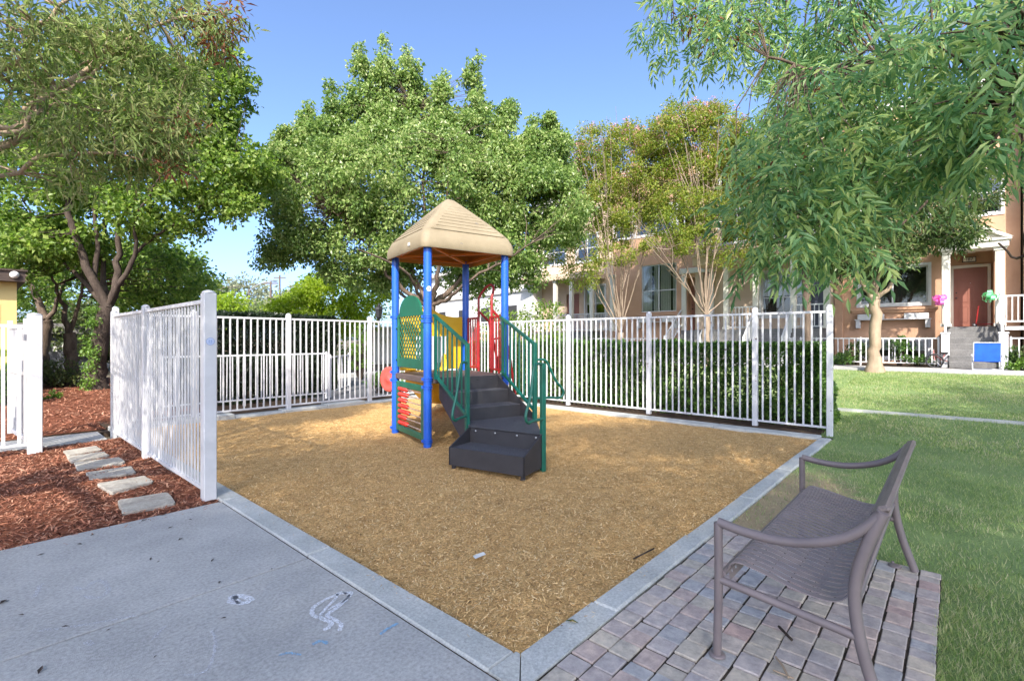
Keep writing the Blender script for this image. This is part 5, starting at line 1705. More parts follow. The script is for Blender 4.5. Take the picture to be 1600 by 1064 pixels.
def tree(name, label, base, limbs, blobs, leaf, m_leaf, m_bark, group=None, seed=1, cat='tree', twigs=0.5, extra=None, flare=True):
    """limbs: (points, r0, r1); blobs: (centre, radii, clumps, clump radius, leaves per clump); the crown hangs on twigs grown from the nearest limb"""
    root = empty(name, base, label, cat, group)
    rnd = random.Random(seed); g = np.random.default_rng(seed)
    b = MB()
    skel = []
    for (pts, r0, r1) in limbs:
        skel += limb(b, pts, r0, r1, 10 if r0 > .08 else 6, 5, min(r0 * .25, .03), rnd)
    if flare:
        r = limbs[0][1]
        p = Vector(limbs[0][0][0])
        b.lathe([(r * 1.75, -.25), (r * 1.55, .0), (r * 1.22, .12), (r * 1.02, .38)], (p.x, p.y, p.z), 12)
    SK = np.array([tuple(p) for p, r in skel])
    clumps = []
    for (c, rad, nc, cr, nl) in blobs:
        P, d = clump_points(g, c, rad, nc)
        for q in P:
            r = cr * rnd.uniform(.65, 1.35)
            clumps.append((tuple(q), r, max(4, int(nl * (r / cr) ** 2 * rnd.uniform(.75, 1.25)))))
            if rnd.random() < twigs:
                i = int(np.argmin(((SK - q) ** 2).sum(1)))
                s_ = Vector(SK[i]); e = Vector(q)
                if (e - s_).length > .12:
                    mid = s_.lerp(e, .5) + Vector((rnd.gauss(0, .1), rnd.gauss(0, .1), rnd.gauss(0, .06) + .04)) * (e - s_).length * .6
                    rr = min(skel[i][1] * .6, .008 + .009 * (e - s_).length)
                    b.tube([s_, mid, e], [rr, rr * .7, rr * .3], 5, cap=False)
    b.build('trunk', m_bark, root)
    cr_ = (sprays if 'pairs' in leaf else foliage)('crown', root, m_leaf, clumps, seed=seed + 50, **leaf)
    return root, clumps


def px3(z, *pp):
    return [at(x, z + dz, y) for (x, y, dz) in pp]


def pblob(px, py, z, rx, ry, rz, nc, cr, nl):
    """crown blob: centre at a pixel and depth, radii in pixels across, up, and metres deep"""
    c = at(px, z, py)
    k = z / FPX
    rr = math.hypot(rx * k * RGT[0], rz * FWD[0]), math.hypot(rx * k * RGT[1], rz * FWD[1]), ry * k
    return (c, rr, nc, cr, nl)

# --- the big pear tree in the middle, z = 17
Z = 17.0
bt = at(672, Z)[:2]
B0 = (bt[0], bt[1], gh(bt[0]) - .05)
fork = at(672, Z, 478)
limbs = [([B0, at(671, Z, 520), fork], .24, .20)]
for (x, y, dz, x2, y2, r) in ((600, 420, -.6, 520, 330, .10), (635, 400, .8, 600, 250, .11), (665, 390, 0, 650, 170, .13), (690, 400, -.8, 700, 220, .11), (745, 400, .4, 800, 300, .11), (720, 430, 1.2, 760, 250, .10), (640, 430, -1.5, 560, 390, .08), (730, 440, -1.2, 830, 380, .08), (600, 440, 1.0, 470, 380, .07)):
    limbs.append(([fork, at((672 + x) / 2, Z + dz * .5, (478 + y) / 2 + 8), at(x, Z + dz, y), at((x + x2) / 2 + 5, Z + dz * 1.5, (y + y2) / 2), at(x2, Z + dz * 2, y2)], r, .02))
bl = []
for (x, y, dz, rx, ry, rz, nc) in ((660, 300, 0, 165, 85, 2.6, 290), (560, 280, -.4, 90, 70, 2.0, 150), (770, 300, .2, 90, 70, 2.2, 150), (500, 320, -.4, 80, 66, 1.8, 130), (850, 320, -.2, 60, 62, 1.8, 110),
                               (470, 380, -.4, 55, 30, 1.4, 60), (580, 390, .2, 90, 40, 1.8, 110), (760, 385, .2, 90, 42, 1.8, 115), (425, 405, -.4, 24, 12, .5, 14), (680, 390, .8, 60, 34, 1.5, 60), (875, 350, 0, 34, 34, 1.0, 36),
                               (560, 425, .4, 60, 24, 1.2, 50), (800, 425, .4, 60, 26, 1.2, 50), (620, 440, 1.2, 50, 20, 1.0, 30), (740, 430, 1.4, 60, 26, 1.2, 40), (440, 300, 0, 30, 44, 1.0, 34)):
    bl.append(pblob(x, y, Z + dz, rx, ry, rz, nc, .38, 76))
# upright plumes that give the crown its pointed outline
for (x, yt, yb, r, dz) in ((440, 205, 290, 24, 0), (482, 165, 270, 28, .2), (522, 140, 250, 30, -.3), (566, 84, 240, 33, 0), (598, 68, 220, 30, -.3), (640, 80, 230, 34, .3), (690, 118, 250, 30, -.2), (743, 94, 260, 32, .2), (790, 150, 270, 32, 0), (832, 190, 280, 28, -.2), (866, 182, 290, 26, .1)):
    rp = random.Random(x)
    for k in range(9):
        f = k / 8
        bl.append(pblob(x + rp.uniform(-9, 9) * (1 - .5 * f), yb + (yt - yb) * f + rp.uniform(-6, 10), Z + dz + rp.uniform(-.3, .3), 1.3 * r * (1 - .80 * f ** .8), (yb - yt) * .10, r * Z / FPX * (1 - .75 * f) * 1.3, max(3, int(26 * (1 - .86 * f))), .36 * (1 - .45 * f), 70))
tree('pear_tree', 'tall broad leafy green tree behind the playground tower with upright plumes', B0, limbs, bl, dict(L=.115, W=.075, droop=.45, up=.35, outw=.6), K['lf_pear'], K['barkt'], seed=3, twigs=.45)

# --- the multi-stemmed tree on the left, z = 13.5
Z = 13.5
B0 = (*at(152, Z)[:2], .0)
f1 = at(168, Z, 480)
limbs = [([B0, at(154, Z, 560), f1], .22, .19)]
for seq, r in ((((150, 440, 0), (150, 350, 0), (135, 250, .2)), .11), (((185, 410, .2), (186, 330, .3), (188, 250, .4)), .12), (((120, 380, -.3), (100, 300, -.4), (85, 250, -.5), (60, 150, -.5)), .12), (((210, 400, -.2), (215, 340, -.4), (260, 260, -.6)), .08),
                   (((130, 440, .5), (70, 370, .8), (30, 300, 1.2)), .09), (((215, 395, .2), (270, 350, .2), (350, 300, .2)), .06), (((160, 420, .6), (170, 300, 1), (200, 200, 1.2)), .09)):
    limbs.append(([f1] + [at(x, Z + dz, y) for x, y, dz in seq], r, .02))
bl = []
for (x, y, dz, rx, ry, rz, nc) in ((290, 180, .4, 90, 85, 1.6, 80), (340, 150, .4, 50, 55, 1.0, 34), (360, 110, .4, 28, 30, .7, 14), (330, 270, .2, 80, 60, 1.4, 66), (385, 260, .2, 35, 45, .9, 24), (250, 330, .4, 75, 45, 1.4, 46), (160, 250, .6, 120, 90, 1.8, 100),
                               (60, 300, .2, 80, 80, 1.6, 60), (90, 380, .2, 80, 40, 1.3, 44), (180, 120, .6, 110, 70, 1.6, 80), (40, 160, .6, 80, 80, 1.5, 50), (20, 390, .5, 50, 40, 1.0, 26), (375, 330, 0, 30, 26, .7, 10)):
    bl.append(pblob(x, y, Z + dz, rx, ry, rz, int(nc * 1.4), .36, 60))
tree('maple_tree', 'leafy tree with dark forking trunk directly behind the dappled white fence', B0, limbs, bl, dict(L=.12, W=.10, droop=.35, up=.5), K['lf_left'], K['barkd'], 'trees at the left', seed=5, twigs=.5)
# ivy climbing its trunk
g_ = np.random.default_rng(4)
cl = []
for i in range(46):
    t = g_.random()
    p = at(143 + g_.normal(0, 5) - 4 * (t < .3), Z - .25 + g_.normal(0, .08), 625 - 150 * t)
    cl.append((p, .13 + .06 * (1 - t), 34))
o = foliage('ivy', None, K['lf_ivy'], cl, .055, .05, droop=.8, seed=9)
tag(o, 'bright green ivy climbing the left trunk beside the fence', 'ivy')

# --- two more trunks behind it
for (bx, by, Zt, seq, r, lb, sd) in ((116, 605, 15.0, [((112, 560), (108, 520), .16), ((95, 470), (80, 430), .09), ((122, 480), (130, 440), .07)], .19, 'grey trunked tree second from the dappled fence, left of the ivy', 11),
                                     (70, 590, 17.5, [((66, 540), (72, 500), .2), ((40, 430), (10, 380), .13), ((90, 470), (110, 400), .09)], .22, 'leaning pale trunked tree behind the thick gate post', 12)):
    B0 = (*at(bx, Zt)[:2], 0.0)
    f_ = at(*(seq[0][1][0], Zt, seq[0][1][1]))
    limbs = [([B0, at(seq[0][0][0], Zt, seq[0][0][1]), f_], r, r * .8)]
    for (a1, a2, rr) in seq[1:]:
        limbs.append(([f_, at(a1[0], Zt, a1[1]), at(a2[0], Zt - .3, a2[1])], rr, .03))
    bl = [pblob(60, 400, Zt, 110, 60, 1.6, 60, .38, 36), pblob(200 if sd == 11 else 20, 420, Zt + .8, 100 if sd == 11 else 60, 55, 1.2, 46, .38, 36), pblob(270 if sd == 11 else 40, 440 if sd == 11 else 330, Zt + 1.5, 60, 45, 1.2, 40, .4, 40)]
    tree('maple_tree', lb, B0, limbs, bl, dict(L=.12, W=.10, droop=.35, up=.5), K['lf_left'], K['barkt'], 'trees at the left', seed=sd, twigs=.5)

# --- overhanging olive brown tree at the upper left; its trunk stands out of the frame, its crown shades the path
tb = (-4.6, 3.2)
limbs = [([(*tb, -.1), (tb[0] + .1, tb[1] - .05, 1.4), (tb[0] + .1, tb[1] - .2, 2.6)], .20, .15)]
tf = limbs[0][0][-1]
def lp(*q): return [at(*p) for p in q]
for pts, r in ((lp((-60, 4.2, 230), (70, 4.6, 150), (150, 5.0, 95), (230, 5.2, 45), (330, 5.4, 20)), .055), (lp((-60, 4.4, 110), (60, 4.6, 40), (130, 4.8, -20)), .05), (lp((-40, 4.2, 195), (40, 4.5, 165), (120, 4.8, 130), (200, 5.1, 60)), .045),
               (lp((-60, 4.3, 270), (60, 4.6, 245), (160, 4.9, 240), (260, 5.2, 255)), .03), (lp((-60, 4.1, 205), (50, 4.5, 180), (90, 4.8, 165), (180, 5.1, 175), (300, 5.3, 190)), .035),
               ([(-5.4, 1.6, 4.8), (-6.4, -.6, 7.0), (-7.6, -3.2, 9.0), (-8.6, -5.2, 10.4)], .13), ([(-6.0, 2.0, 4.8), (-7.8, -.5, 7.0), (-9.6, -3.6, 8.8), (-11, -6.5, 9.4)], .13)):
    limbs.append(([tf] + pts, r * .95, .010))
bl = []
for (x, y, z, rx, ry, rz, nc) in ((120, 130, 5.0, 150, 110, .8, 70), (60, 60, 4.8, 110, 80, .8, 45), (260, 60, 5.3, 100, 60, .7, 46), (250, 190, 5.3, 70, 70, .6, 40), (170, 230, 5.0, 120, 40, .6, 34), (60, 250, 4.8, 80, 60, .6, 20), (320, 30, 5.5, 55, 36, .5, 22)):
    bl.append(pblob(x, y, z, rx, ry, rz, int(nc * .9), .24, 44))
for (c, r, nc) in (((-8.4, -4.7, 9.6), (2.6, 2.2, 1.3), 130), ((-7.2, -7.6, 9.2), (2.4, 2.2, 1.2), 150), ((-8.6, -9.4, 9.8), (2.4, 2.2, 1.2), 130), ((-9.8, -5.6, 10.6), (2.8, 2.6, 1.3), 150), ((-11.0, -7.0, 9.4), (2.8, 2.8, 1.4), 150), ((-7.0, -5.4, 10.8), (2.6, 2.4, 1.2), 130), ((-6.6, -3.4, 8.0), (1.7, 1.5, 1.0), 70), ((-11.4, -5.4, 9.4), (2.0, 2.0, 1.2), 90), ((-3.8, 1.3, 5.0), (1.1, 1.1, .6), 26), ((-4.0, 3.1, 5.2), (1.1, 1.2, .6), 28), ((-3.7, 4.9, 5.4), (1.1, 1.2, .6), 24)):
    bl.append((c, r, nc, .55, 150))  # unseen crown clumps, added to shade path and pavers and dapple the fence
ot, _ = tree('willow_tree', 'olive brown fine leaved tree reaching over from the upper left corner', (*tb, 0), limbs, bl, dict(L=.105, W=.022, droop=.5, up=.5, outw=.5), K['lf_brown'], K['barkp'], seed=17, twigs=.8)
g_ = np.random.default_rng(2)
cl = [(at(x, z, y), .20, 46) for (x, y, z) in ((345, 25, 5.4), (330, 55, 5.4), (300, 40, 5.5), (360, 8, 5.4), (290, 200, 5.3), (260, 225, 5.3), (340, 75, 5.5), (230, 190, 5.2), (350, 45, 5.5), (310, 15, 5.4), (270, 260, 5.2))]
foliage('dry_leaves', ot, K['lf_rust'], cl, .10, .022, droop=.5, seed=6)

# --- evergreen ash overhanging from the right: trunk beyond the frame, long drooping leaves
tb = (3.9, -6.2)
limbs = [([(*tb, -.1), (tb[0], tb[1] + .05, 1.6), (tb[0] - .05, tb[1] + .2, 2.9)], .22, .17)]
tf = limbs[0][0][-1]
for pts, r in ((lp((1680, 3.6, 60), (1590, 4.2, 20), (1540, 4.6, -10), (1440, 5.0, -80)), .075), (lp((1700, 3.6, 170), (1560, 4.1, 60), (1430, 4.5, 75), (1300, 4.6, 110), (1200, 4.7, 90)), .03), (lp((1720, 3.8, 230), (1560, 4.4, 190), (1420, 4.8, 290), (1330, 4.9, 330)), .028),
               (lp((1750, 4.4, 210), (1590, 5.2, 225), (1480, 5.6, 290), (1400, 5.8, 360)), .03), (lp((1680, 4.5, -60), (1400, 5.0, -60), (1200, 5.4, -30), (1050, 5.6, -10)), .04), (lp((1700, 4.8, 300), (1600, 5.6, 400), (1560, 5.8, 380)), .02),
               ([(3.0, -6.6, 4.8), (1.2, -7.4, 6.8), (-1.6, -8.0, 8.6), (-4.4, -8.4, 9.8)], .14), ([(3.2, -7.0, 4.8), (2.0, -8.4, 7.0), (-.4, -10.2, 8.8), (-2.2, -11.4, 9.6)], .13), ([(3.9, -6.9, 5.0), (3.6, -8.2, 6.8), (4.6, -9.4, 8.4)], .11)):
    limbs.append(([tf] + pts, r * 1.2, .012))
bl = []
for (x, y, z, rx, ry, rz, nc, cr) in ((1120, 20, 5.5, 110, 36, .7, 40, .24), (1060, 15, 5.5, 70, 28, .5, 20, .2), (1150, 70, 5.3, 70, 34, .5, 26, .22), (1260, 30, 5.2, 110, 60, .7, 46, .24), (1380, 40, 5.0, 110, 80, .8, 56, .25), (1330, 150, 4.5, 130, 60, .8, 56, .24),
                                 (1500, 120, 3.7, 110, 110, .7, 66, .24), (1420, 205, 4.0, 130, 75, .6, 62, .22), (1270, 250, 4.2, 100, 70, .6, 46, .22), (1235, 320, 4.0, 70, 50, .5, 30, .2), (1540, 195, 3.4, 90, 75, .5, 42, .21), (1560, 60, 4.3, 80, 80, .8, 40, .25), (1330, 315, 4.1, 55, 36, .5, 17, .2), (1220, 185, 4.6, 50, 40, .5, 18, .2), (1225, 375, 4.0, 55, 36, .45, 20, .2), (1290, 380, 4.1, 50, 36, .45, 16, .2), (1200, 270, 4.2, 40, 50, .45, 18, .2)):
    bl.append(pblob(x, y, z, rx, ry, rz, int(nc * .72), cr * 1.1, 46))
for (c, r, nc) in (((-4.8, -7.2, 10.4), (2.6, 2.2, 1.2), 130), ((-2.6, -8.8, 9.8), (2.6, 2.2, 1.2), 130), ((-.4, -8.6, 8.6), (2.4, 2.0, 1.1), 100), ((-5.0, -10.2, 9.6), (2.6, 2.2, 1.2), 120), ((-2.2, -11.6, 9.8), (2.6, 2.2, 1.2), 110), ((1.4, -11.0, 9.6), (2.6, 2.2, 1.2), 110), ((2.4, -8.6, 8.4), (2.4, 2.0, 1.1), 90), ((5.2, -9.6, 8.8), (2.6, 2.0, 1.1), 90)):
    bl.append((c, r, nc, .55, 150))  # out-of-view part of the crown, added to cast shade on pavers and lawn
at_, _ = tree('ash_tree', 'dark green ash tree with long drooping leaves hanging in from the upper right', (*tb, 0), limbs, bl, dict(L=.108, W=.027, droop=.55, pairs=3, rachis=.19), K['lf_ash'], K['barkt'], seed=23, twigs=.8)
cl = [(at(x, z, y), .09, 12) for (x, y, z) in ((1075, 45, 5.4), (1110, 70, 5.3), (1090, 20, 5.4), (1180, 40, 5.3), (1140, 60, 5.3), (1180, 270, 4.4), (1200, 275, 4.3), (1060, 30, 5.5), (1340, 20, 4.9), (1290, 130, 4.6), (1260, 245, 4.2), (1530, 40, 4.3), (1110, 30, 5.4), (1150, 15, 5.4))]
foliage('dry_leaves', at_, K['lf_rust'], cl, .10, .026, droop=.9, seed=8)

# --- young tree with pale trunk before the terracotta house, z = 15
Z = 14.9
B0 = (*at(1367, Z)[:2], .54)
f_ = at(1367, Z, 468)
limbs = [([B0, at(1367, Z, 530), f_], .165, .14)]
for seq, r in ((((1345, 440, 0), (1325, 400, .1), (1300, 350, .3)), .08), (((1366, 430, .2), (1362, 370, .3), (1370, 300, .3)), .09), (((1390, 448, -.2), (1405, 420, -.3), (1440, 380, -.5), (1480, 330, -.4)), .075), (((1375, 420, -.3), (1395, 360, -.6), (1420, 290, -.8)), .06)):
    limbs.append(([f_] + [at(x, Z + dz, y) for x, y, dz in seq], r, .015))
bl = [pblob(x, y, Z + dz, rx, ry, rz, int(nc * 1.8), .30, 50) for (x, y, dz, rx, ry, rz, nc) in ((1360, 385, 0, 90, 50, 1.3, 60), (1300, 395, .2, 45, 36, 1.0, 28), (1430, 345, -.2, 70, 45, 1.2, 44), (1340, 310, .2, 100, 55, 1.4, 60), (1480, 360, -.3, 46, 30, .9, 22), (1400, 250, .3, 110, 55, 1.4, 55), (1500, 300, 0, 60, 45, 1.1, 28), (1280, 300, .3, 50, 40, 1.0, 20))]
tree('carob_tree', 'dark leaved young tree with pale forked trunk before the terracotta house', B0, limbs, bl, dict(L=.15, W=.045, droop=.6, up=.4), K['lf_dark'], K['barkp'], seed=31, twigs=.6)

# --- two vase-shaped crape myrtles before the houses
def crape(pxb, Z, base_py, tops, blobs, lb, sd):
    B0 = (*at(pxb, Z)[:2], gh(at(pxb, Z)[0]) - .05)
    root_top = at(pxb, Z, base_py)
    rnd = random.Random(sd)
    limbs = [([B0, root_top], .15, .13)]
    for (x, y) in tops:
        dz = rnd.uniform(-1.4, 1.4)
        mx_ = pxb + (x - pxb) * .42 + rnd.uniform(-6, 6)
        my_ = base_py + (y - base_py) * .45
        p = [root_top, at(pxb + (x - pxb) * .15, Z + dz * .2, base_py + (my_ - base_py) * .35), at(mx_, Z + dz * .5, my_), at(x, Z + dz, y)]
        limbs.append((p, .038, .010))
        for q in range(5):
            x2, y2 = x + rnd.uniform(-30, 30), y - rnd.uniform(20, 75)
            limbs.append(([at(mx_ + (x - mx_) * .3 * q, Z + dz * .6, my_ + (y - my_) * .3 * q), at((mx_ + x2) / 2 + 3, Z + dz * .8, (my_ + y2) / 2), at(x2, Z + dz * 1.1 + rnd.uniform(-.4, .4), y2)], .018, .006))
    bl = [pblob(x, y, Z + dz, rx * 1.05, ry * 1.1, rz, int(nc * 2.6), .26, 60) for (x, y, dz, rx, ry, rz, nc) in blobs]
    r, cl = tree('crape_myrtle', lb, B0, limbs, bl, dict(L=.085, W=.048, droop=.2, up=.5), K['lf_crape'], K['barkc'], 'crape myrtles before the houses', seed=sd, twigs=.75, flare=False)
    g = random.Random(sd)
    fl = [((c[0], c[1], c[2] + r_ * .7), .14, 16) for (c, r_, n_) in cl if c[2] > 6.6 + g.random() * 2 and g.random() < .42]
    foliage('blossom', r, K['flower'], fl, .06, .05, droop=-.3, seed=sd + 1)
crape(970, 19.5, 520, [(880, 330), (905, 280), (930, 250), (950, 300), (965, 240), (985, 290), (1005, 260), (1020, 340), (895, 400), (940, 350), (990, 370)],
      [(930, 240, 0, 44, 40, 1.2, 44), (975, 250, .3, 44, 46, 1.2, 40), (1010, 300, 0, 36, 26, .9, 16), (900, 300, .2, 34, 28, .9, 12), (965, 335, 0, 60, 18, 1.0, 14), (905, 430, -.5, 34, 22, .8, 10), (955, 375, 0, 40, 12, .7, 8), (985, 215, .3, 26, 20, .8, 12), (905, 245, .2, 26, 30, .9, 16), (950, 290, 0, 40, 24, 1.0, 22), (1010, 240, .2, 34, 34, 1.0, 24), (985, 345, -.3, 40, 16, .8, 14), (920, 345, .2, 40, 20, .9, 14), (880, 385, .2, 26, 22, .8, 10), (960, 400, -.3, 40, 16, .8, 9), (930, 310, -.3, 46, 22, .9, 20), (1000, 325, -.2, 40, 24, .9, 18)],
      'pink tipped crape myrtle left of the pair, its thick stems clustered before the terracotta wall', 41)
crape(1103, 18.3, 492, [(1010, 380), (1030, 320), (1060, 260), (1080, 300), (1095, 230), (1120, 250), (1140, 300), (1160, 260), (1175, 340), (1180, 430), (1040, 420), (1110, 330)],
      [(1060, 215, 0, 50, 40, 1.3, 50), (1110, 215, .3, 56, 40, 1.3, 56), (1155, 240, 0, 36, 36, 1.1, 30), (1040, 300, 0, 36, 36, 1.0, 18), (1060, 350, -.3, 60, 20, 1.0, 18), (1130, 300, .3, 60, 24, 1.1, 14), (1015, 265, .2, 28, 34, .9, 16), (1100, 180, .2, 34, 16, .7, 12), (1050, 180, .2, 8, 24, .3, 4), (1085, 380, -.2, 46, 14, .7, 8), (1080, 265, 0, 44, 26, 1.1, 30), (1140, 280, .2, 44, 26, 1.1, 28), (1180, 290, 0, 30, 40, 1.0, 22), (1030, 215, .2, 36, 30, 1.0, 22), (1100, 345, .2, 60, 16, 1.0, 14), (1165, 360, 0, 36, 20, .9, 12), (1060, 320, -.3, 46, 22, 1.0, 22), (1115, 320, -.2, 46, 18, 1.0, 18), (1040, 385, -.3, 40, 14, .8, 9), (1150, 400, -.2, 36, 16, .8, 9)],
      'crape myrtle right of the pair, slender bare stems fanning out before the brown door', 43)

# --- bright green tree between the ash and the houses
Z = 15.5
B0 = (*at(1262, Z)[:2], .4)
f_ = at(1255, Z, 400)
bl = [pblob(x, y, Z + dz, rx, ry, rz, nc, .34, 40) for (x, y, dz, rx, ry, rz, nc) in ((1240, 150, 0, 60, 60, 1.3, 46), (1290, 200, .3, 80, 70, 1.5, 56), (1215, 230, 0, 46, 60, 1.1, 36), (1340, 130, .3, 90, 80, 1.5, 56), (1270, 90, .3, 50, 46, 1.1, 28))]
tree('maple_tree', 'bright green tree behind the drooping ash leaves, right of the crape myrtles', B0, [([B0, at(1260, Z, 470), f_], .12, .10), ([f_, at(1240, Z, 300), at(1235, Z, 150)], .07, .02), ([f_, at(1280, Z, 300), at(1320, Z, 140)], .07, .02)], bl, dict(L=.12, W=.06, droop=.4, up=.5), K['lf_left'], K['barkt'], seed=47, twigs=.4)

# --- lime green tree over the back fence, and far trees
Z = 24
B0 = (*at(520, Z)[:2], -.05)
f_ = at(520, Z, 520)
bl = [pblob(x, y, Z + dz, rx, ry, rz, nc, .42, 60) for (x, y, dz, rx, ry, rz, nc) in ((520, 455, 0, 50, 34, 1.6, 60), (470, 480, 0, 44, 22, 1.3, 36), (570, 470, .2, 40, 34, 1.4, 46), (440, 492, 0, 26, 12, .8, 14), (520, 505, -.3, 80, 26, 1.6, 60), (500, 435, 0, 22, 18, .8, 14))]
tree('lime_tree', 'low spreading lime green tree over the back fence', B0, [([B0, f_], .2, .16), ([f_, at(490, Z, 480), at(470, Z, 460)], .1, .03), ([f_, at(550, Z, 480), at(565, Z, 450)], .1, .03), ([f_, at(520, Z, 470), at(515, Z, 430)], .1, .03)], bl, dict(L=.15, W=.10, droop=.2, up=.6), K['lf_lime'], K['barkt'], seed=53, twigs=.3)
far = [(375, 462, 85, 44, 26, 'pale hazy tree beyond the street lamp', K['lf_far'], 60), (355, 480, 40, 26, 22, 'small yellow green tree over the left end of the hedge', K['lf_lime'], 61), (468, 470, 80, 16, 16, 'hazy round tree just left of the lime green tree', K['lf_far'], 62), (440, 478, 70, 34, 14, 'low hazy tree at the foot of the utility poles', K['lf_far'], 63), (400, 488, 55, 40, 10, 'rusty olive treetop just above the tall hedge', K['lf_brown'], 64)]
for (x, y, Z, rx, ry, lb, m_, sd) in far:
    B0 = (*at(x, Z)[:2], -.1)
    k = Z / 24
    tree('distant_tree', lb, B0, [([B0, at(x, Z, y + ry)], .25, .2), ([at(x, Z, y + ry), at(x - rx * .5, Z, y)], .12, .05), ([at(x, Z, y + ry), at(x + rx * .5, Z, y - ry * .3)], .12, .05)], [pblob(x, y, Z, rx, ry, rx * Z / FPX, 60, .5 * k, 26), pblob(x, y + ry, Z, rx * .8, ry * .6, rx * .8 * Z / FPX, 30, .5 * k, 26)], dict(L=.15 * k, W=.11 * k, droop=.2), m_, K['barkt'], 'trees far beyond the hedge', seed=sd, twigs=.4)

# --- leafy background behind the left trunks
for (x, y, Z, rx, ry, lb, m_, sd) in ((250, 440, 22, 95, 60, 'leafy green tree filling the gap right of the forking left trunk', K['lf_left'], 101), (60, 440, 26, 120, 80, 'broad green tree closing the view behind the left trunks', K['lf_left'], 102), (160, 520, 24, 120, 40, 'wide low green thicket behind the ivy covered trunk', K['lf_shrub'], 103)):
    B0 = (*at(x, Z)[:2], -.05)
    tree('background_tree', lb, B0, [([B0, at(x, Z, y + ry * .6)], .16, .13), ([at(x, Z, y + ry * .6), at(x - rx * .5, Z, y)], .09, .03), ([at(x, Z, y + ry * .6), at(x + rx * .45, Z, y - ry * .3)], .09, .03)], [pblob(x, y, Z, rx, ry, rx * Z / FPX * .6, 150, .5, 60)], dict(L=.17, W=.13, droop=.3), m_, K['barkt'], 'trees at the left', seed=sd, twigs=.4)

# --- hedges
def hedge(name, label, x0, x1, y0, y1, z0, z1, m, n, L, W, seed, round_=.12, core=True, zf=None):
    root = empty(name, ((x0 + x1) / 2, (y0 + y1) / 2, z0), label, 'hedge')
    g = np.random.default_rng(seed)
    P = np.stack([g.uniform(x0, x1, n), g.uniform(y0, y1, n), g.uniform(z0, z1, n)], -1)
    # most leaves near the outside
    lo, hi = np.array([x0, y0, z0]), np.array([x1, y1, z1])
    face = g.integers(0, 5, n)
    dep = g.exponential(.06, n)
    push = g.random(n) < .8
    for fa, (ax, sg) in enumerate(((0, -1), (0, 1), (1, -1), (1, 1), (2, 1))):
        k = push & (face == fa)
        P[k, ax] = (hi[ax] - dep[k]) if sg > 0 else (lo[ax] + dep[k])
    bump = .05 * np.sin(P[:, 1] * 5 + P[:, 2] * 4) + .05 * np.sin(P[:, 0] * 6 + P[:, 1] * 9) + .03 * np.sin(P[:, 2] * 13 + P[:, 1] * 3)
    c = (lo + hi) / 2
    P += unit(P - c) * bump[:, None]
    P[:, 2] = np.maximum(P[:, 2], z0 + .02)
    A = unit((P - c) / (hi - lo)) * .5 + g.normal(0, .6, (n, 3)) + np.array([0, 0, .25])
    Nn = g.normal(0, .6, (n, 3)) + np.array([0, 0, .7])
    s_ = g.uniform(.7, 1.3, (n, 1))
    V, F = leaf_arrays(P, A, Nn, L * s_, W * s_, .2)
    mesh_np('foliage', V, F, m, root)
    b = MB(); rnd = random.Random(seed)
    k = int((y1 - y0 + x1 - x0) / .22)
    for i in range(k):
        x, y = rnd.uniform(x0 + .15, x1 - .15), rnd.uniform(y0 + .1, y1 - .1)
        b.tube([(x, y, z0 - .05), (x + rnd.uniform(-.1, .1), y + rnd.uniform(-.1, .1), (z0 + z1) / 2), (x + rnd.uniform(-.2, .2), y + rnd.uniform(-.2, .2), z1 - .1)], [.018, .013, .006], 5)
    b.build('stem', K['barkd'], root)
    return root
hedge('box_hedge', 'clipped glossy green hedge behind the right playground fence', 7.42, 8.55, .15, 8.6, .0, 1.36, K['lf_hedge'], 90000, .062, .036, 71)
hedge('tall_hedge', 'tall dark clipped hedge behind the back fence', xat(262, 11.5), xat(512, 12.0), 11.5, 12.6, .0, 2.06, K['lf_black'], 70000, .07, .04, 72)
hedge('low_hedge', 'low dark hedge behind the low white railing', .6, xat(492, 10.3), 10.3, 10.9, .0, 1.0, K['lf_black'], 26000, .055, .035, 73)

# --- shrubs
def shrub(label, c, r, h, n, m, L, W, seed, cat='shrub', name='shrub', droop=.1, group=None):
    root = empty(name, c, label, cat, group)
    rnd = random.Random(seed); b = MB(); cl = []
    for i in range(n):
        an, q = rnd.uniform(0, 6.28), r * rnd.random() ** .6
        z = h * (.25 + .75 * rnd.random()) * (1 - .35 * (q / r) ** 2)
        p = (c[0] + q * math.cos(an), c[1] + q * math.sin(an), c[2] + z)
        cl.append((p, r * .28, 46))
        b.tube([(c[0] + .1 * r * math.cos(an), c[1] + .1 * r * math.sin(an), c[2] - .03), ((c[0] * .4 + p[0] * .6), (c[1] * .4 + p[1] * .6), c[2] + z * .6), p], [.012, .009, .004], 5)
    b.build('stem', K['barkd'], root)
    foliage('foliage', root, m, cl, L, W, droop=droop, seed=seed)
    return root
shrub('rounded olive green shrub in the red mulch right of the thick gate post', (*at(92, 14.3)[:2], .06), .75, .75, 46, K['lf_shrub'], .07, .04, 81)
shrub('tiny green seedling growing in the red mulch beyond the slab', (*gpx(83, 628), .02), .13, .22, 8, K['lf_ivy'], .06, .025, 82)
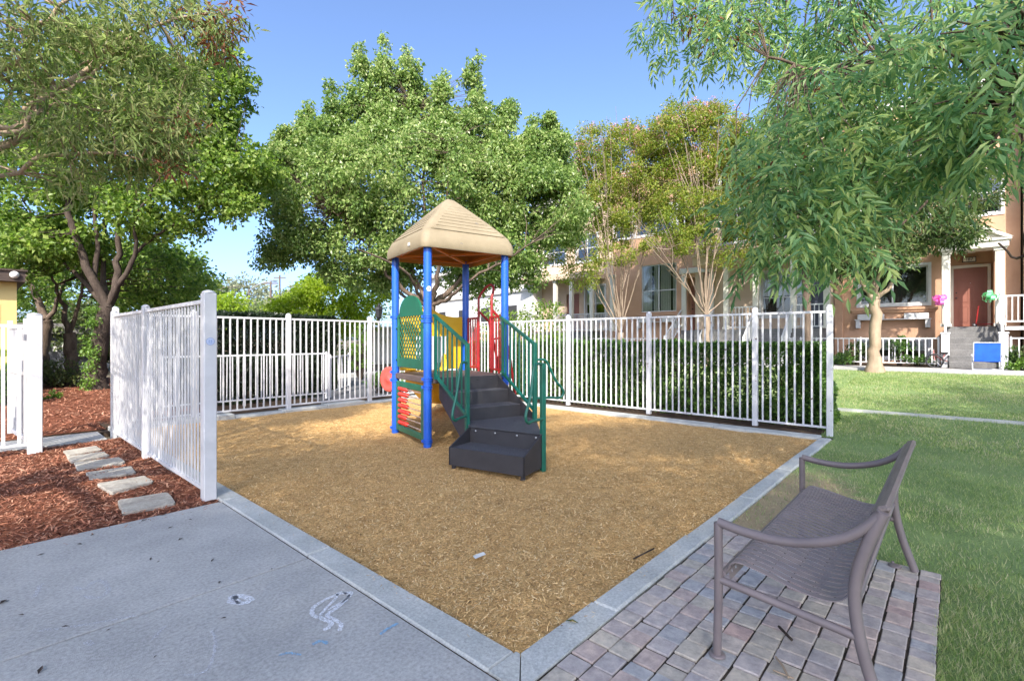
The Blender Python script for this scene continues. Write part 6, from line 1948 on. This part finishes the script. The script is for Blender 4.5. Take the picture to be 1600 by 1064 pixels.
shrub('spiky leaved plant by the yellow building behind the left fence', (*at(12, 10.5)[:2], 0), .45, .75, 20, K['lf_hedge'], .30, .04, 83, droop=.0)
shrub('yellow green shrub against the yellow wall', (*at(14, 12.0)[:2], 0), .4, 1.3, 22, K['lf_lime'], .09, .05, 84)
shrub('dark shrub at the foot of the terracotta wall left of the pale trunk', (18.95, yat(1335, 18.95), GZ), .42, .75, 22, K['lf_dark'], .09, .04, 85)
shrub('wispy upright shrub before the low window right of the pale trunk', (18.9, yat(1405, 18.9), GZ), .38, 1.05, 20, K['lf_hedge'], .08, .035, 86)
shrub('low dark plant beneath the low window near the bicycle', (18.85, yat(1435, 18.85), GZ), .38, .35, 16, K['lf_hedge'], .07, .04, 87)
shrub('leafy dark plant before the peach wall at the right edge', (18.85, yat(1590, 18.85), GZ), .42, .62, 20, K['lf_dark'], .12, .05, 88)
shrub('bright low plant beside the right stair newel at the right edge', (18.5, yat(1596, 18.5), GZ), .35, .3, 16, K['lf_ivy'], .09, .05, 89)
shrub('low plant at the left end of the garden railing behind the fence corner post', (18.6, yat(1318, 18.6), GZ), .35, .4, 16, K['lf_hedge'], .08, .04, 90)
shrub('ivy covered bush column at the driveway edge, pale yellow green', (*at(563, 17.5)[:2], 0), .35, 2.0, 60, K['lf_ivy'], .06, .045, 91)
shrub('round shrub beyond the driveway left of the garage', (*at(535, 21)[:2], 0), .9, 1.1, 40, K['lf_hedge'], .09, .06, 92)
shrub('dark shrub between driveway and back fence near the lamp post', (*at(592, 13.2)[:2], 0), .35, .55, 22, K['lf_hedge'], .07, .04, 93)
shrub('small leafy tree growing beyond the fence behind the red climber', (*at(775, 15)[:2], .0), .8, 2.9, 46, K['lf_left'], .09, .06, 94)
shrub('tall loose shrub between hedge and houses left of the crape myrtles', (*at(845, 17)[:2], .3), 1.0, 2.6, 60, K['lf_left'], .10, .06, 95)
shrub('dark garden shrub under the far cream porch', (18.9, yat(925, 18.9), GZ), .7, 1.3, 36, K['lf_dark'], .09, .05, 96)
